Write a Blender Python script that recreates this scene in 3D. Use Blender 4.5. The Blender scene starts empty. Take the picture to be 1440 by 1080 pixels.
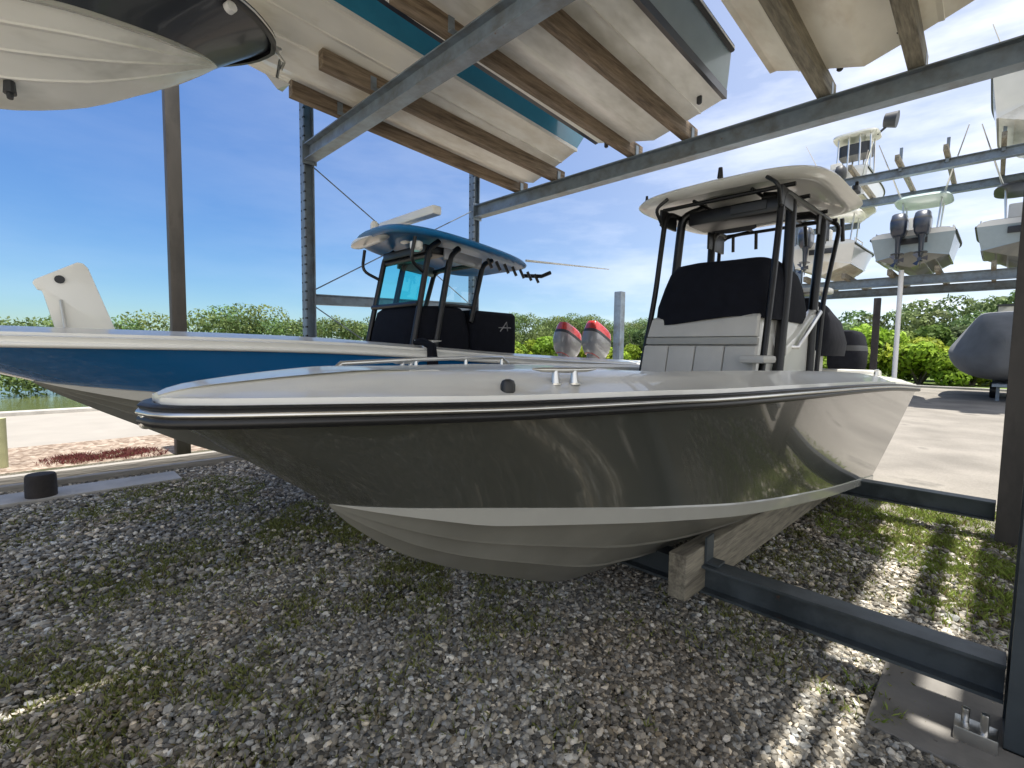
import bpy, bmesh, math, random
import numpy as np
from mathutils import Vector, Matrix
rng = np.random.default_rng(7); random.seed(7)
S = bpy.context.scene; COL = S.collection
R = math.radians
# ------------------------------------------------------------ camera
cam = bpy.data.cameras.new('camera'); co = bpy.data.objects.new('camera', cam); COL.objects.link(co)
cam.sensor_width = 36; cam.lens = 36*678.2/1440; cam.clip_start = .05; cam.clip_end = 3000
pi_, ro_, ya_ = .0698, .0139, -.7837
FW = Vector((math.sin(ya_)*math.cos(pi_), math.cos(ya_)*math.cos(pi_), -math.sin(pi_)))
RT0 = Vector((math.cos(ya_), -math.sin(ya_), 0)); UP0 = RT0.cross(FW)
RT = RT0*math.cos(ro_)+UP0*math.sin(ro_); UP = -RT0*math.sin(ro_)+UP0*math.cos(ro_)
M = Matrix.Identity(4)
for i in range(3): M[i][0], M[i][1], M[i][2] = RT[i], UP[i], -FW[i]
M[2][3] = 1.95; co.matrix_world = M; S.camera = co
# ------------------------------------------------------------ sky, sun, exposure
SUN = Vector((.12, .005, 1)).normalized()            # direction towards the sun (almost overhead)
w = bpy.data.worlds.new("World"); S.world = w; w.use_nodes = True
nt = w.node_tree; nt.nodes.clear()
def N(nt, t, **k):
    n = nt.nodes.new(t)
    for a, b in k.items(): setattr(n, a, b)
    return n
sky = N(nt, 'ShaderNodeTexSky', sky_type='NISHITA', sun_disc=False)
sky.sun_elevation = math.asin(SUN.z); sky.sun_rotation = math.atan2(SUN.x, SUN.y)
sky.air_density = 1.1; sky.dust_density = .1; sky.ozone_density = 2.2
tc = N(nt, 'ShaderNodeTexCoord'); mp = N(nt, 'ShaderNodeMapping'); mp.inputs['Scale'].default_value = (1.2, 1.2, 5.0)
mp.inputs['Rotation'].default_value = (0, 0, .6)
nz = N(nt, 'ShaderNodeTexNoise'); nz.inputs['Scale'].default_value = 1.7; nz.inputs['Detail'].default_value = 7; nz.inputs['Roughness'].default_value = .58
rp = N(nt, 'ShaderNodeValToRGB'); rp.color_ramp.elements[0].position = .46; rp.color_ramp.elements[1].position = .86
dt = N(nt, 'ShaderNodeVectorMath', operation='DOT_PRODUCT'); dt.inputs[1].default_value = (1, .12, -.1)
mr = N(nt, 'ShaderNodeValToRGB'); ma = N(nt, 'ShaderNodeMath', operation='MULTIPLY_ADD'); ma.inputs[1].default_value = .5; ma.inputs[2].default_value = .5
e = mr.color_ramp.elements; e[0].position = .03; e[0].color = (.07, .07, .07, 1); e[1].position = .8; e[1].color = (1.7, 1.7, 1.7, 1)  # sky whitened towards its out-of-view side to add fill light
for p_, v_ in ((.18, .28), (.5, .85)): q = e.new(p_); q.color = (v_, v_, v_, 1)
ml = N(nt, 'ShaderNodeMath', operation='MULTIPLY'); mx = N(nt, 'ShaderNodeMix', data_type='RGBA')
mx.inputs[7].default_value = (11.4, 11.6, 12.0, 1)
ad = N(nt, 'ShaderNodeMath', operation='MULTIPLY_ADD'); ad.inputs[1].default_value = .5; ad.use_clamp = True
bg = N(nt, 'ShaderNodeBackground'); bg.inputs[1].default_value = .068; ow = N(nt, 'ShaderNodeOutputWorld')
L = nt.links.new
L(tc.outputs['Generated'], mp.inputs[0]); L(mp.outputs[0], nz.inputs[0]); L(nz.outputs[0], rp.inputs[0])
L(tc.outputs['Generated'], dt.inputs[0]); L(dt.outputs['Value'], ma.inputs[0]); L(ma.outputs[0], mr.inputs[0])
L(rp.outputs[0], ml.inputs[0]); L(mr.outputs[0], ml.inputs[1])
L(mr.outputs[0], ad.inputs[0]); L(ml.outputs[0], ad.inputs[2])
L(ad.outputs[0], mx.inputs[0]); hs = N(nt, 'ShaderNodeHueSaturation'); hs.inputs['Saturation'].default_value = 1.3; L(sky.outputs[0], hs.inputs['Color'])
sz = N(nt, 'ShaderNodeSeparateXYZ'); L(tc.outputs['Generated'], sz.inputs[0]); hr = N(nt, 'ShaderNodeValToRGB'); L(sz.outputs[2], hr.inputs[0])
hr.color_ramp.elements[0].position = 0; hr.color_ramp.elements[0].color = (.55, .78, 1.0, 1); hr.color_ramp.elements[1].position = .5; hr.color_ramp.elements[1].color = (.9, 1, 1.25, 1)
hm = N(nt, 'ShaderNodeMix', data_type='RGBA', blend_type='MULTIPLY'); hm.inputs[0].default_value = 1; L(hs.outputs[0], hm.inputs[6]); L(hr.outputs[0], hm.inputs[7]); L(hm.outputs[2], mx.inputs[6])
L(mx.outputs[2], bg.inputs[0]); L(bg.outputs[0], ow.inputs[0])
sl = bpy.data.lights.new('sun', 'SUN'); so = bpy.data.objects.new('sun', sl); COL.objects.link(so)
sl.energy = 4.9; sl.angle = R(.5); sl.color = (1, .95, .87); so.rotation_euler = (-SUN).to_track_quat('-Z', 'Y').to_euler(); so.location = (0, 0, 30)
S.view_settings.view_transform = 'Standard'; S.view_settings.look = 'None'; S.view_settings.exposure = .9; S.view_settings.gamma = 1
S.render.engine = 'CYCLES'
try: S.cycles.max_bounces = 10; S.cycles.diffuse_bounces = 8; S.cycles.glossy_bounces = 4; S.cycles.caustics_reflective = False
except Exception: pass

# ------------------------------------------------------------ materials
MATS = {}
def mat(name, col, rough=.5, metal=0, coat=0, var=.12, vscale=6., bump=0, bscale=40., spec=.5, col2=None, c2scale=2., c2pos=(.45, .65), stretch=(1, 1, 1), attr=None, trans=0, coords='Object', rust=None):
    m = bpy.data.materials.new(name); m.use_nodes = True; t = m.node_tree; b = t.nodes['Principled BSDF']; l = t.links.new
    b.inputs['Roughness'].default_value = rough; b.inputs['Metallic'].default_value = metal
    b.inputs['Coat Weight'].default_value = coat; b.inputs['Coat Roughness'].default_value = .04; b.inputs['Specular IOR Level'].default_value = spec
    tc = t.nodes.new('ShaderNodeTexCoord'); mp = t.nodes.new('ShaderNodeMapping'); mp.inputs['Scale'].default_value = stretch; l(tc.outputs[coords], mp.inputs[0])
    n = t.nodes.new('ShaderNodeTexNoise'); n.inputs['Scale'].default_value = vscale; n.inputs['Detail'].default_value = 6; l(mp.outputs[0], n.inputs[0])
    r = t.nodes.new('ShaderNodeMapRange'); r.inputs[1].default_value = .25; r.inputs[2].default_value = .75; r.inputs[3].default_value = 1-var; r.inputs[4].default_value = 1+var; l(n.outputs[0], r.inputs[0])
    c = None
    if attr:
        a = t.nodes.new('ShaderNodeAttribute'); a.attribute_name = attr; c = a.outputs['Color']
    elif col2:
        n2 = t.nodes.new('ShaderNodeTexNoise'); n2.inputs['Scale'].default_value = c2scale; n2.inputs['Detail'].default_value = 5; n2.inputs['Roughness'].default_value = .65; l(mp.outputs[0], n2.inputs[0])
        q = t.nodes.new('ShaderNodeMapRange'); q.inputs[1].default_value = c2pos[0]; q.inputs[2].default_value = c2pos[1]; l(n2.outputs[0], q.inputs[0])
        x = t.nodes.new('ShaderNodeMix'); x.data_type = 'RGBA'; x.inputs[6].default_value = (*col, 1); x.inputs[7].default_value = (*col2, 1); l(q.outputs[0], x.inputs[0]); c = x.outputs[2]
    if rust:
        n4 = t.nodes.new('ShaderNodeTexNoise'); n4.inputs['Scale'].default_value = 5; n4.inputs['Detail'].default_value = 9; n4.inputs['Roughness'].default_value = .72; l(mp.outputs[0], n4.inputs[0])
        q4 = t.nodes.new('ShaderNodeMapRange'); q4.inputs[1].default_value = rust[1]; q4.inputs[2].default_value = rust[1]+.06; l(n4.outputs[0], q4.inputs[0])
        x4 = t.nodes.new('ShaderNodeMix'); x4.data_type = 'RGBA'; x4.inputs[7].default_value = (*rust[0], 1); l(q4.outputs[0], x4.inputs[0])
        if c is None: x4.inputs[6].default_value = (*col, 1)
        else: l(c, x4.inputs[6])
        c = x4.outputs[2]
    v = t.nodes.new('ShaderNodeVectorMath'); v.operation = 'SCALE'
    if c is None: v.inputs[0].default_value = col
    else: l(c, v.inputs[0])
    l(r.outputs[0], v.inputs['Scale']); l(v.outputs[0], b.inputs['Base Color'])
    if bump:
        n3 = t.nodes.new('ShaderNodeTexNoise'); n3.inputs['Scale'].default_value = bscale; n3.inputs['Detail'].default_value = 4; l(mp.outputs[0], n3.inputs[0])
        bp = t.nodes.new('ShaderNodeBump'); bp.inputs['Strength'].default_value = bump; bp.inputs['Distance'].default_value = .02; l(n3.outputs[0], bp.inputs['Height']); l(bp.outputs[0], b.inputs['Normal'])
    if trans:
        tr = t.nodes.new('ShaderNodeBsdfTranslucent'); l(v.outputs[0], tr.inputs[0]); ms = t.nodes.new('ShaderNodeMixShader'); ms.inputs[0].default_value = trans
        l(b.outputs[0], ms.inputs[1]); l(tr.outputs[0], ms.inputs[2]); l(ms.outputs[0], t.nodes['Material Output'].inputs[0])
    MATS[name] = m; return m
mat('grey_gelcoat', (.056, .059, .050), .25, coat=.75, var=.05, vscale=1.5)
mat('cream_bottom', (.21, .205, .175), .35, coat=.35, var=.06, vscale=2, col2=(.17, .165, .14), c2scale=.8)
mat('band_gelcoat', (.36, .355, .32), .25, coat=.6, var=.04)
mat('white_gelcoat', (.80, .79, .74), .28, coat=.5, var=.04, vscale=3)
mat('deck_gelcoat', (.74, .73, .68), .3, coat=.4, var=.05, vscale=4, bump=.03, bscale=120)
mat('blue_gelcoat', (.008, .14, .38), .2, coat=1, var=.05, vscale=1.5)
mat('teal_gelcoat', (.03, .24, .38), .25, coat=.8, var=.08)
mat('navy_gelcoat', (.012, .016, .026), .35, coat=.15, var=.1)
mat('old_bottom', (.86, .83, .75), .5, coat=.1, var=.10, vscale=3, col2=(.46, .38, .25), c2scale=1.3, c2pos=(.48, .78), stretch=(1, .35, 1))
mat('clean_bottom', (.86, .84, .79), .4, coat=.2, var=.06, vscale=3, col2=(.5, .48, .42), c2scale=1.0, stretch=(1, .35, 1))
mat('stained_bottom', (.84, .80, .69), .5, coat=.1, var=.10, vscale=3, col2=(.40, .28, .14), c2scale=.9, c2pos=(.47, .8), stretch=(1, .5, 1))
mat('black_rubber', (.012, .012, .013), .4, var=.1, spec=.5)
mat('black_frame', (.005, .005, .006), .38, coat=0, var=.1)
mat('black_canvas', (.006, .007, .012), .9, var=.25, vscale=12, bump=.25, bscale=9, spec=.2)
mat('steel', (.66, .65, .62), .3, metal=1, var=.08)
mat('vinyl', (.50, .49, .46), .5, var=.05, bump=.1, bscale=60)
mat('vinyl_dark', (.34, .34, .32), .5, var=.05)
mat('galvanized', (.22, .27, .325), .42, metal=.3, var=.16, vscale=9, bump=.04, bscale=30, col2=(.17, .185, .20), c2scale=3, rust=((.17, .085, .045), .64))
mat('painted_steel', (.075, .09, .10), .42, metal=.3, var=.15, vscale=4, col2=(.04, .05, .055), c2scale=2.5, bump=.04, rust=((.12, .06, .035), .66))
mat('brown_steel', (.075, .066, .058), .6, var=.2, vscale=5, col2=(.045, .04, .036), c2scale=3, stretch=(1, 1, .3))
mat('bunk_wood', (.22, .165, .115), .8, var=.3, vscale=9, col2=(.10, .07, .045), c2scale=3, stretch=(6, .5, 6), bump=.4, bscale=14)
mat('grey_wood', (.25, .225, .17), .85, var=.3, vscale=9, col2=(.13, .115, .09), c2scale=3, stretch=(6, .5, 6), bump=.4, bscale=14)
mat('dark_wood', (.035, .03, .028), .9, var=.3, bump=.4)
mat('timber', (.30, .28, .25), .85, var=.25, vscale=8, stretch=(5, .4, 5), bump=.4, bscale=10)
mat('concrete', (.42, .40, .37), .85, var=.14, vscale=2.5, bump=.25, bscale=25, col2=(.33, .315, .29), c2scale=1.2)
mat('walk_concrete', (.27, .25, .22), .85, var=.08, vscale=1.5, bump=.1, bscale=25)
mat('pad_concrete', (.20, .19, .175), .9, var=.2, vscale=4, bump=.4, bscale=12)
mat('tan_canvas', (.15, .16, .175), .85, var=.15, vscale=2, bump=.3, bscale=3)
mat('blue_roof', (.01, .17, .42), .4, coat=.15, var=.05)
mat('grass_mat', (.07, .13, .02), .8, attr='Col', var=.2, trans=.3, spec=.15)
mat('leaf', (.06, .11, .03), .6, attr='Col', var=.15, trans=.35, spec=.2)
mat('bark', (.12, .10, .08), .9, var=.3, bump=.4)
mat('lawn_mat', (.13, .19, .035), .9, var=.25, vscale=1.2, col2=(.09, .14, .03), c2scale=.4, bump=.5, bscale=15)
mat('mud', (.05, .045, .03), .9, var=.3, bump=.4)
mat('stone', (.3, .3, .3), .85, attr='Col', var=.2, vscale=40, spec=.25)
mat('pale_post', (.45, .46, .26), .7, var=.15)
mat('sign_white', (.75, .75, .75), .5, var=.02)
mat('red_paint', (.45, .03, .03), .3, coat=.7, var=.1)
mat('silver_paint', (.22, .22, .23), .3, coat=.7, var=.1)
mat('engine_navy', (.02, .028, .05), .35, coat=.6, var=.1)
mat('seafoam', (.36, .47, .45), .35, coat=.3, var=.05)
mat('pale_blue_gelcoat', (.30, .38, .43), .3, coat=.6, var=.05)
mat('charcoal_plastic', (.03, .032, .036), .5, var=.1)
def glass(name, col):
    m = bpy.data.materials.new(name); m.use_nodes = True; t = m.node_tree; t.nodes.clear()
    g = t.nodes.new('ShaderNodeBsdfGlossy'); g.inputs['Roughness'].default_value = .03; tr = t.nodes.new('ShaderNodeBsdfTransparent'); tr.inputs[0].default_value = (*col, 1)
    f = t.nodes.new('ShaderNodeFresnel'); f.inputs[0].default_value = 1.12; mi = t.nodes.new('ShaderNodeMixShader'); o = t.nodes.new('ShaderNodeOutputMaterial')
    n = t.nodes.new('ShaderNodeTexNoise'); n.inputs['Scale'].default_value = 3
    t.links.new(n.outputs[0], g.inputs['Roughness']) if False else None
    mi.inputs[0].default_value = .07; t.links.new(tr.outputs[0], mi.inputs[1]); t.links.new(g.outputs[0], mi.inputs[2]); t.links.new(mi.outputs[0], o.inputs[0]); MATS[name] = m
glass('teal_film', (.30, .86, .86)); glass('clear_glass', (.75, .9, .9))
def ground_mat(name, c1, c2, c3, scale, bumpd, patch=None, thr=(.53, .62)):
    m = bpy.data.materials.new(name); m.use_nodes = True; t = m.node_tree; b = t.nodes['Principled BSDF']; l = t.links.new; b.inputs['Roughness'].default_value = .9; b.inputs['Specular IOR Level'].default_value = .25
    tc = t.nodes.new('ShaderNodeTexCoord'); v = t.nodes.new('ShaderNodeTexVoronoi'); v.inputs['Scale'].default_value = scale; l(tc.outputs['Object'], v.inputs[0])
    s = t.nodes.new('ShaderNodeSeparateColor'); l(v.outputs['Color'], s.inputs[0])
    r = t.nodes.new('ShaderNodeValToRGB'); r.color_ramp.elements[0].color = (*c1, 1); r.color_ramp.elements[1].color = (*c3, 1); e = r.color_ramp.elements.new(.5); e.color = (*c2, 1); l(s.outputs[0], r.inputs[0])
    n = t.nodes.new('ShaderNodeTexNoise'); n.inputs['Scale'].default_value = .7; n.inputs['Detail'].default_value = 6; l(tc.outputs['Object'], n.inputs[0])
    k = t.nodes.new('ShaderNodeMapRange'); k.inputs[1].default_value = .3; k.inputs[2].default_value = .7; k.inputs[3].default_value = .75; k.inputs[4].default_value = 1.2; l(n.outputs[0], k.inputs[0])
    sc = t.nodes.new('ShaderNodeVectorMath'); sc.operation = 'SCALE'; l(r.outputs[0], sc.inputs[0]); l(k.outputs[0], sc.inputs['Scale']); out = sc.outputs[0]
    if patch:
        q = t.nodes.new('ShaderNodeMapRange'); q.inputs[1].default_value = thr[0]; q.inputs[2].default_value = thr[1]; l(n.outputs[0], q.inputs[0])
        x = t.nodes.new('ShaderNodeMix'); x.data_type = 'RGBA'; x.inputs[7].default_value = (*patch, 1); l(out, x.inputs[6]); l(q.outputs[0], x.inputs[0]); out = x.outputs[2]
    l(out, b.inputs['Base Color'])
    bp = t.nodes.new('ShaderNodeBump'); bp.inputs['Distance'].default_value = bumpd; bp.invert = True; l(v.outputs['Distance'], bp.inputs['Height']); l(bp.outputs[0], b.inputs['Normal']); MATS[name] = m
ground_mat('gravel_bed', (.06, .052, .035), (.13, .115, .085), (.22, .20, .155), 45, .03, (.075, .08, .035))
ground_mat('shell_gravel', (.15, .11, .08), (.25, .19, .145), (.38, .32, .26), 14, .03)
ground_mat('lot_mat', (.195, .18, .155), (.215, .20, .175), (.24, .22, .195), 60, .003, (.10, .095, .085), (.64, .72))
ground_mat('pale_aisle', (.48, .44, .37), (.52, .475, .40), (.56, .51, .44), 60, .003)  # unseen aisle ground, made paler than the lot to bounce fill light
def water_mat():
    m = bpy.data.materials.new('water'); m.use_nodes = True; t = m.node_tree; b = t.nodes['Principled BSDF']
    b.inputs['Base Color'].default_value = (.09, .11, .045, 1); b.inputs['Roughness'].default_value = .12; b.inputs['IOR'].default_value = 1.33
    n = t.nodes.new('ShaderNodeTexNoise'); n.inputs['Scale'].default_value = 2.5; n.inputs['Detail'].default_value = 4
    tc = t.nodes.new('ShaderNodeTexCoord'); t.links.new(tc.outputs['Object'], n.inputs[0])
    bp = t.nodes.new('ShaderNodeBump'); bp.inputs['Strength'].default_value = .35; bp.inputs['Distance'].default_value = .05; t.links.new(n.outputs[0], bp.inputs['Height']); t.links.new(bp.outputs[0], b.inputs['Normal']); MATS['water'] = m
water_mat()

# ------------------------------------------------------------ helpers
ORG = {}
def tag(o, label=None, cat=None, group=None, kind=None):
    if label: o['label'] = label
    if cat: o['category'] = cat
    if group: o['group'] = group
    if kind: o['kind'] = kind
    return o
def thing(name, label, cat, loc=(0, 0, 0), group=None):
    o = bpy.data.objects.new(name, None); COL.objects.link(o); o.location = loc; o.empty_display_size = .3
    ORG[o] = Vector(loc); return tag(o, label, cat, group)
class MB:
    def __init__(s): s.v = []; s.f = []; s.m = []
    def add(s, vs, fs, mi=0):
        o = len(s.v); s.v += [tuple(v) for v in vs]; s.f += [tuple(i+o for i in f) for f in fs]; s.m += [mi]*len(fs) if isinstance(mi, int) else mi
        return s
    def box(s, c, d, rot=None, mi=0):
        vs = [Vector((x*d[0]/2, y*d[1]/2, z*d[2]/2)) for x in (-1, 1) for y in (-1, 1) for z in (-1, 1)]
        if rot: vs = [rot @ v for v in vs]
        return s.add([v+Vector(c) for v in vs], [(0, 1, 3, 2), (4, 6, 7, 5), (0, 4, 5, 1), (2, 3, 7, 6), (0, 2, 6, 4), (1, 5, 7, 3)], mi)
    def prism(s, poly, y0, y1, axis='y', mi=0):       # polygon in (a,b) extruded along an axis
        def P(a, b, t): return {'y': (a, t, b), 'x': (t, a, b), 'z': (a, b, t)}[axis]
        n = len(poly); vs = [P(a, b, y0) for a, b in poly]+[P(a, b, y1) for a, b in poly]
        return s.add(vs, [tuple(range(n)), tuple(range(2*n-1, n-1, -1))]+[(i, i+n, (i+1) % n+n, (i+1) % n) for i in range(n)], mi)
    def tube(s, pts, r, n=8, mi=0, cap=True):
        pts = [Vector(p) for p in pts]; rs = r if isinstance(r, (list, tuple)) else [r]*len(pts); o = []; u = None
        for i, p in enumerate(pts):
            d = ((pts[min(i+1, len(pts)-1)]-pts[max(i-1, 0)])).normalized()
            if u is None: u = d.orthogonal().normalized()
            else: u = (u-d*u.dot(d)).normalized()
            w_ = d.cross(u)
            o += [p+(u*math.cos(2*math.pi*k/n)+w_*math.sin(2*math.pi*k/n))*rs[i] for k in range(n)]
        fs = [(i*n+k, i*n+(k+1) % n, (i+1)*n+(k+1) % n, (i+1)*n+k) for i in range(len(pts)-1) for k in range(n)]
        if cap: fs += [tuple(range(n-1, -1, -1)), tuple((len(pts)-1)*n+k for k in range(n))]
        return s.add(o, fs, mi)
    def loft(s, rings, mi=0, cap=True, closed=True):
        n = len(rings[0]); vs = [p for r_ in rings for p in r_]; K = n if closed else n-1
        fs = [(i*n+k, i*n+(k+1) % n, (i+1)*n+(k+1) % n, (i+1)*n+k) for i in range(len(rings)-1) for k in range(K)]
        if cap: fs += [tuple(range(n-1, -1, -1)), tuple((len(rings)-1)*n+k for k in range(n))]
        return s.add(vs, fs, mi)
    def build(s, name, mats, parent=None, bevel=0, ang=35, label=None, cat=None, group=None, kind=None, doubles=False, sub=0):
        if isinstance(mats, str): mats = [mats]
        org = Vector((0, 0, 0))
        if parent is not None: org = ORG[parent]
        me = bpy.data.meshes.new(name); me.from_pydata([Vector(v)-org for v in s.v], [], s.f)
        for m in mats: me.materials.append(MATS[m])
        me.polygons.foreach_set('material_index', s.m)
        bm = bmesh.new(); bm.from_mesh(me)
        if doubles: bmesh.ops.remove_doubles(bm, verts=bm.verts, dist=2e-4)
        bmesh.ops.recalc_face_normals(bm, faces=bm.faces)
        if bevel:
            es = [e for e in bm.edges if len(e.link_faces) == 2 and e.calc_face_angle(0) > R(40)]
            bmesh.ops.bevel(bm, geom=es, offset=bevel, segments=2, affect='EDGES', clamp_overlap=True, profile=.6)
        for f in bm.faces: f.smooth = True
        for e in bm.edges:
            if len(e.link_faces) != 2 or e.calc_face_angle(0) > R(ang): e.smooth = False
        bm.to_mesh(me); bm.free()
        o = bpy.data.objects.new(name, me); COL.objects.link(o)
        if parent is not None: o.parent = parent; ORG[o] = org
        if sub: md = o.modifiers.new('s', 'SUBSURF'); md.levels = md.render_levels = sub
        return tag(o, label, cat, group, kind)
def sheet(name, x0, x1, y0, y1, z, m, nx=1, ny=1):
    b = MB(); xs = np.linspace(x0, x1, nx+1); ys = np.linspace(y0, y1, ny+1)
    b.add([(x, y, z) for y in ys for x in xs], [(j*(nx+1)+i, j*(nx+1)+i+1, (j+1)*(nx+1)+i+1, (j+1)*(nx+1)+i) for j in range(ny) for i in range(nx)])
    return b.build(name, m, kind='structure')
def rawmesh(name, verts, tris, m, cols=None, nper=3, flat=True):
    me = bpy.data.meshes.new(name); nv = len(verts); nf = len(tris)
    me.vertices.add(nv); me.vertices.foreach_set('co', verts.astype(np.float32).ravel())
    me.loops.add(nf*nper); me.loops.foreach_set('vertex_index', tris.astype(np.int32).ravel())
    me.polygons.add(nf); me.polygons.foreach_set('loop_start', np.arange(0, nf*nper, nper, dtype=np.int32)); me.polygons.foreach_set('loop_total', np.full(nf, nper, dtype=np.int32))
    if cols is not None:
        a = me.color_attributes.new('Col', 'FLOAT_COLOR', 'POINT'); a.data.foreach_set('color', np.c_[cols, np.ones(nv)].astype(np.float32).ravel())
    me.materials.append(MATS[m]); me.update(calc_edges=True); me.validate()
    if flat: me.shade_flat()
    o = bpy.data.objects.new(name, me); COL.objects.link(o); return o
def pchip(xs, ys, x):
    xs = np.array(xs, float); ys = np.array(ys, float); h = np.diff(xs); d = np.diff(ys)/h; m = np.zeros(len(xs))
    m[1:-1] = np.where(d[:-1]*d[1:] > 0, 2*d[:-1]*d[1:]/(d[:-1]+d[1:]+1e-12), 0); m[0] = d[0]*1.3 if len(d) > 1 and d[0]*d[1] > 0 else d[0]; m[-1] = d[-1]
    x = np.clip(x, xs[0], xs[-1]); i = np.clip(np.searchsorted(xs, x)-1, 0, len(h)-1); t = (x-xs[i])/h[i]
    return (2*t**3-3*t**2+1)*ys[i]+(t**3-2*t**2+t)*h[i]*m[i]+(-2*t**3+3*t**2)*ys[i+1]+(t**3-t**2)*h[i]*m[i+1]

# ------------------------------------------------------------ setting
sheet('ground', -19, 260, -120, 320, -.03, 'lawn_mat')
sheet('far_bank', -300, -27.5, -200, 320, -.3, 'mud')
sheet('canal_water', -60, -18.9, -200, 320, -.22, 'water')
sheet('gravel_yard', -10.4, 60, -3.6, 7.5, 0, 'gravel_bed')
sheet('aisle', -12.9, 60, -60, -3.2, .004, 'pale_aisle')
sheet('shell_strip', -12.9, -10.4, -30, 60, -.004, 'shell_gravel')
sheet('shell_strip', -12.9, -9.5, -30, 60, -.008, 'shell_gravel')
sheet('canal_walk', -18.6, -12.9, -60, 120, -.006, 'walk_concrete')
sheet('paved_lot', -9.5, 60, 7.5, 39, 0, 'lot_mat')
b = MB()
b.box((-18.8, 20, -.35), (.4, 200, .9)); b.build('seawall', 'concrete', bevel=.03, label='pale concrete seawall edging the canal behind the walkway', cat='wall')
# kerb across the lot on the right
b = MB(); b.box((10, 39.2, .06), (60, .3, .14)); b.build('kerb', 'concrete', bevel=.02, kind='structure')
# timbers along the left edge of the yard
b = MB(); b.box((-9.32, .6, .08), (.14, 5.4, .16)); b.build('edging_timber', 'timber', bevel=.01, label='long weathered timber edging laid nearest the sunlit shell gravel', cat='timber', group='edging timbers')
b = MB(); b.box((-9.02, .3, .05), (.12, 5.4, .10)); b.build('edging_timber', 'timber', bevel=.01, label='lower inner edging timber beside the concrete strip behind the short stump', cat='timber', group='edging timbers')
b = MB(); b.box((-8.45, -.8, .02), (.55, 4.6, .06)); b.build('concrete_strip', 'concrete', bevel=.01, kind='structure')
b = MB(); n = 20
b.loft([[(-8.35+r_*math.cos(2*math.pi*k/n), .05+r_*math.sin(2*math.pi*k/n), z) for k in range(n)] for r_, z in ((.15, .0), (.152, .1), (.148, .3), (.135, .33), (.09, .335))])
b.build('wooden_stump', 'dark_wood', label='short dark round stump standing on the pale strip at the left edge', cat='stump')
b = MB(); b.box((-10.24, 1.9, 4), (.22, .22, 8)); b.build('brown_post', 'brown_steel', bevel=.02, label='tall brown square post rising from the shell gravel behind the bow of the grey boat', cat='post')
b = MB(); b.tube([(-10.95, -.36, 0), (-10.95, -.36, .78)], .075, 14); b.build('marker_post', 'pale_post', label='thin pale yellowish post on the shell gravel at the far left edge', cat='post')
b = MB(); b.box((-8.75, 13.7, 1.95), (.26, .26, 3.9)); b.build('steel_piling', 'galvanized', bevel=.02, label='short grey steel post between the red topped motors and the black covered console', cat='post')
b = MB(); b.box((-3.42, 24.0, 2.1), (.22, .22, 4.25)); b.build('dark_post', 'dark_wood', bevel=.02, label='thin black post standing behind the stern of the grey boat', cat='post')
b = MB(); b.tube([(-2.78, 24.4, 0), (-2.78, 24.4, 5.3)], .085, 12); b.build('white_pole', 'sign_white', label='slim white pole in front of the green bushes below the twin motors', cat='pole')

# ------------------------------------------------------------ storage rack
FRx, FRy, W_, D_ = .204, 3.45, 8.59, 3.70; RRy = FRy+D_; FLx = FRx-W_
ZB, ZA = 5.18, 4.99
rack = thing('boat_rack', 'grey steel dry storage rack standing over the grey boat with timber bunks on its beams', 'storage rack', (FRx, FRy, 0))
def wbeam(b, p0, p1, h, wf, tw=.014, tf=.018):        # I section from p0 to p1
    p0 = Vector(p0); p1 = Vector(p1); d = (p1-p0).normalized(); side = d.cross(Vector((0, 0, 1))).normalized(); up = side.cross(d)
    def ring(pts): return [[p+side*a+up*c for a, c in pts] for p in (p0, p1)]
    a = wf/2; t = tw/2; q = h/2
    prof = [(-a, -q), (a, -q), (a, -q+tf), (t, -q+tf), (t, q-tf), (a, q-tf), (a, q), (-a, q), (-a, q-tf), (-t, q-tf), (-t, -q+tf), (-a, -q+tf)]
    b.loft(ring(prof))
def beam_part(p0, p1, h=.24, wf=.14, m='galvanized', name='beam', parent=rack):
    b = MB(); wbeam(b, p0, p1, h, wf); return b.build(name, m, parent, ang=20)
def punched_post(x, y, z1, m='galvanized', label=None, holes=True, par=rack, wd=.17):
    b = MB(); q = wd/2; t = .02
    b.prism([(x-q, y-q), (x+q, y-q), (x+q, y-q+t), (x+.008, y-q+t), (x+.008, y+q-t), (x+q, y+q-t), (x+q, y+q), (x-q, y+q), (x-q, y+q-t), (x-.008, y+q-t), (x-.008, y-q+t), (x-q, y-q+t)], .02, z1, 'z')
    b.box((x, y, .0305), (.3, .3, .02))
    o = b.build('post', m, par, ang=20)
    if holes:
        c = MB()
        for z in np.arange(.35, z1-.1, .15):
            for s in (-1, 1): c.tube([(x+s*.055, y-q-.004, z), (x+s*.055, y-q+.002, z)], .018, 6)
            c.tube([(x+q+.003, y-q+.01, z), (x+q-.002, y-q+.01, z)], .018, 6)
        c.build('bolt_hole', 'black_rubber', o, kind='stuff')
        c = MB()
    return o
punched_post(FLx, FRy, 9.2); punched_post(FLx, RRy, 9.2)
punched_post(FRx+.03, RRy, 9.2, 'brown_steel', holes=False, wd=.24); pf = punched_post(FRx+.09, FRy, 9.2, 'painted_steel', holes=False, wd=.30)
b = MB(); b.box((FRx-.16, FRy-.17, .05), (.16, .12, .1)); b.tube([(FRx-.13, FRy-.2, .09), (FRx-.13, FRy-.2, .2)], .017, 8); b.tube([(FRx-.2, FRy-.15, .09), (FRx-.2, FRy-.15, .17)], .017, 8)
b.build('anchor_bolt', 'steel', pf, bevel=.005)
beam_part((FLx+.09, FRy, ZB), (FRx+8.5, FRy, ZB-.0), .26, .2); beam_part((FLx+.09, RRy, ZA), (FRx+8.5, RRy, ZA), .26, .2)
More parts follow.
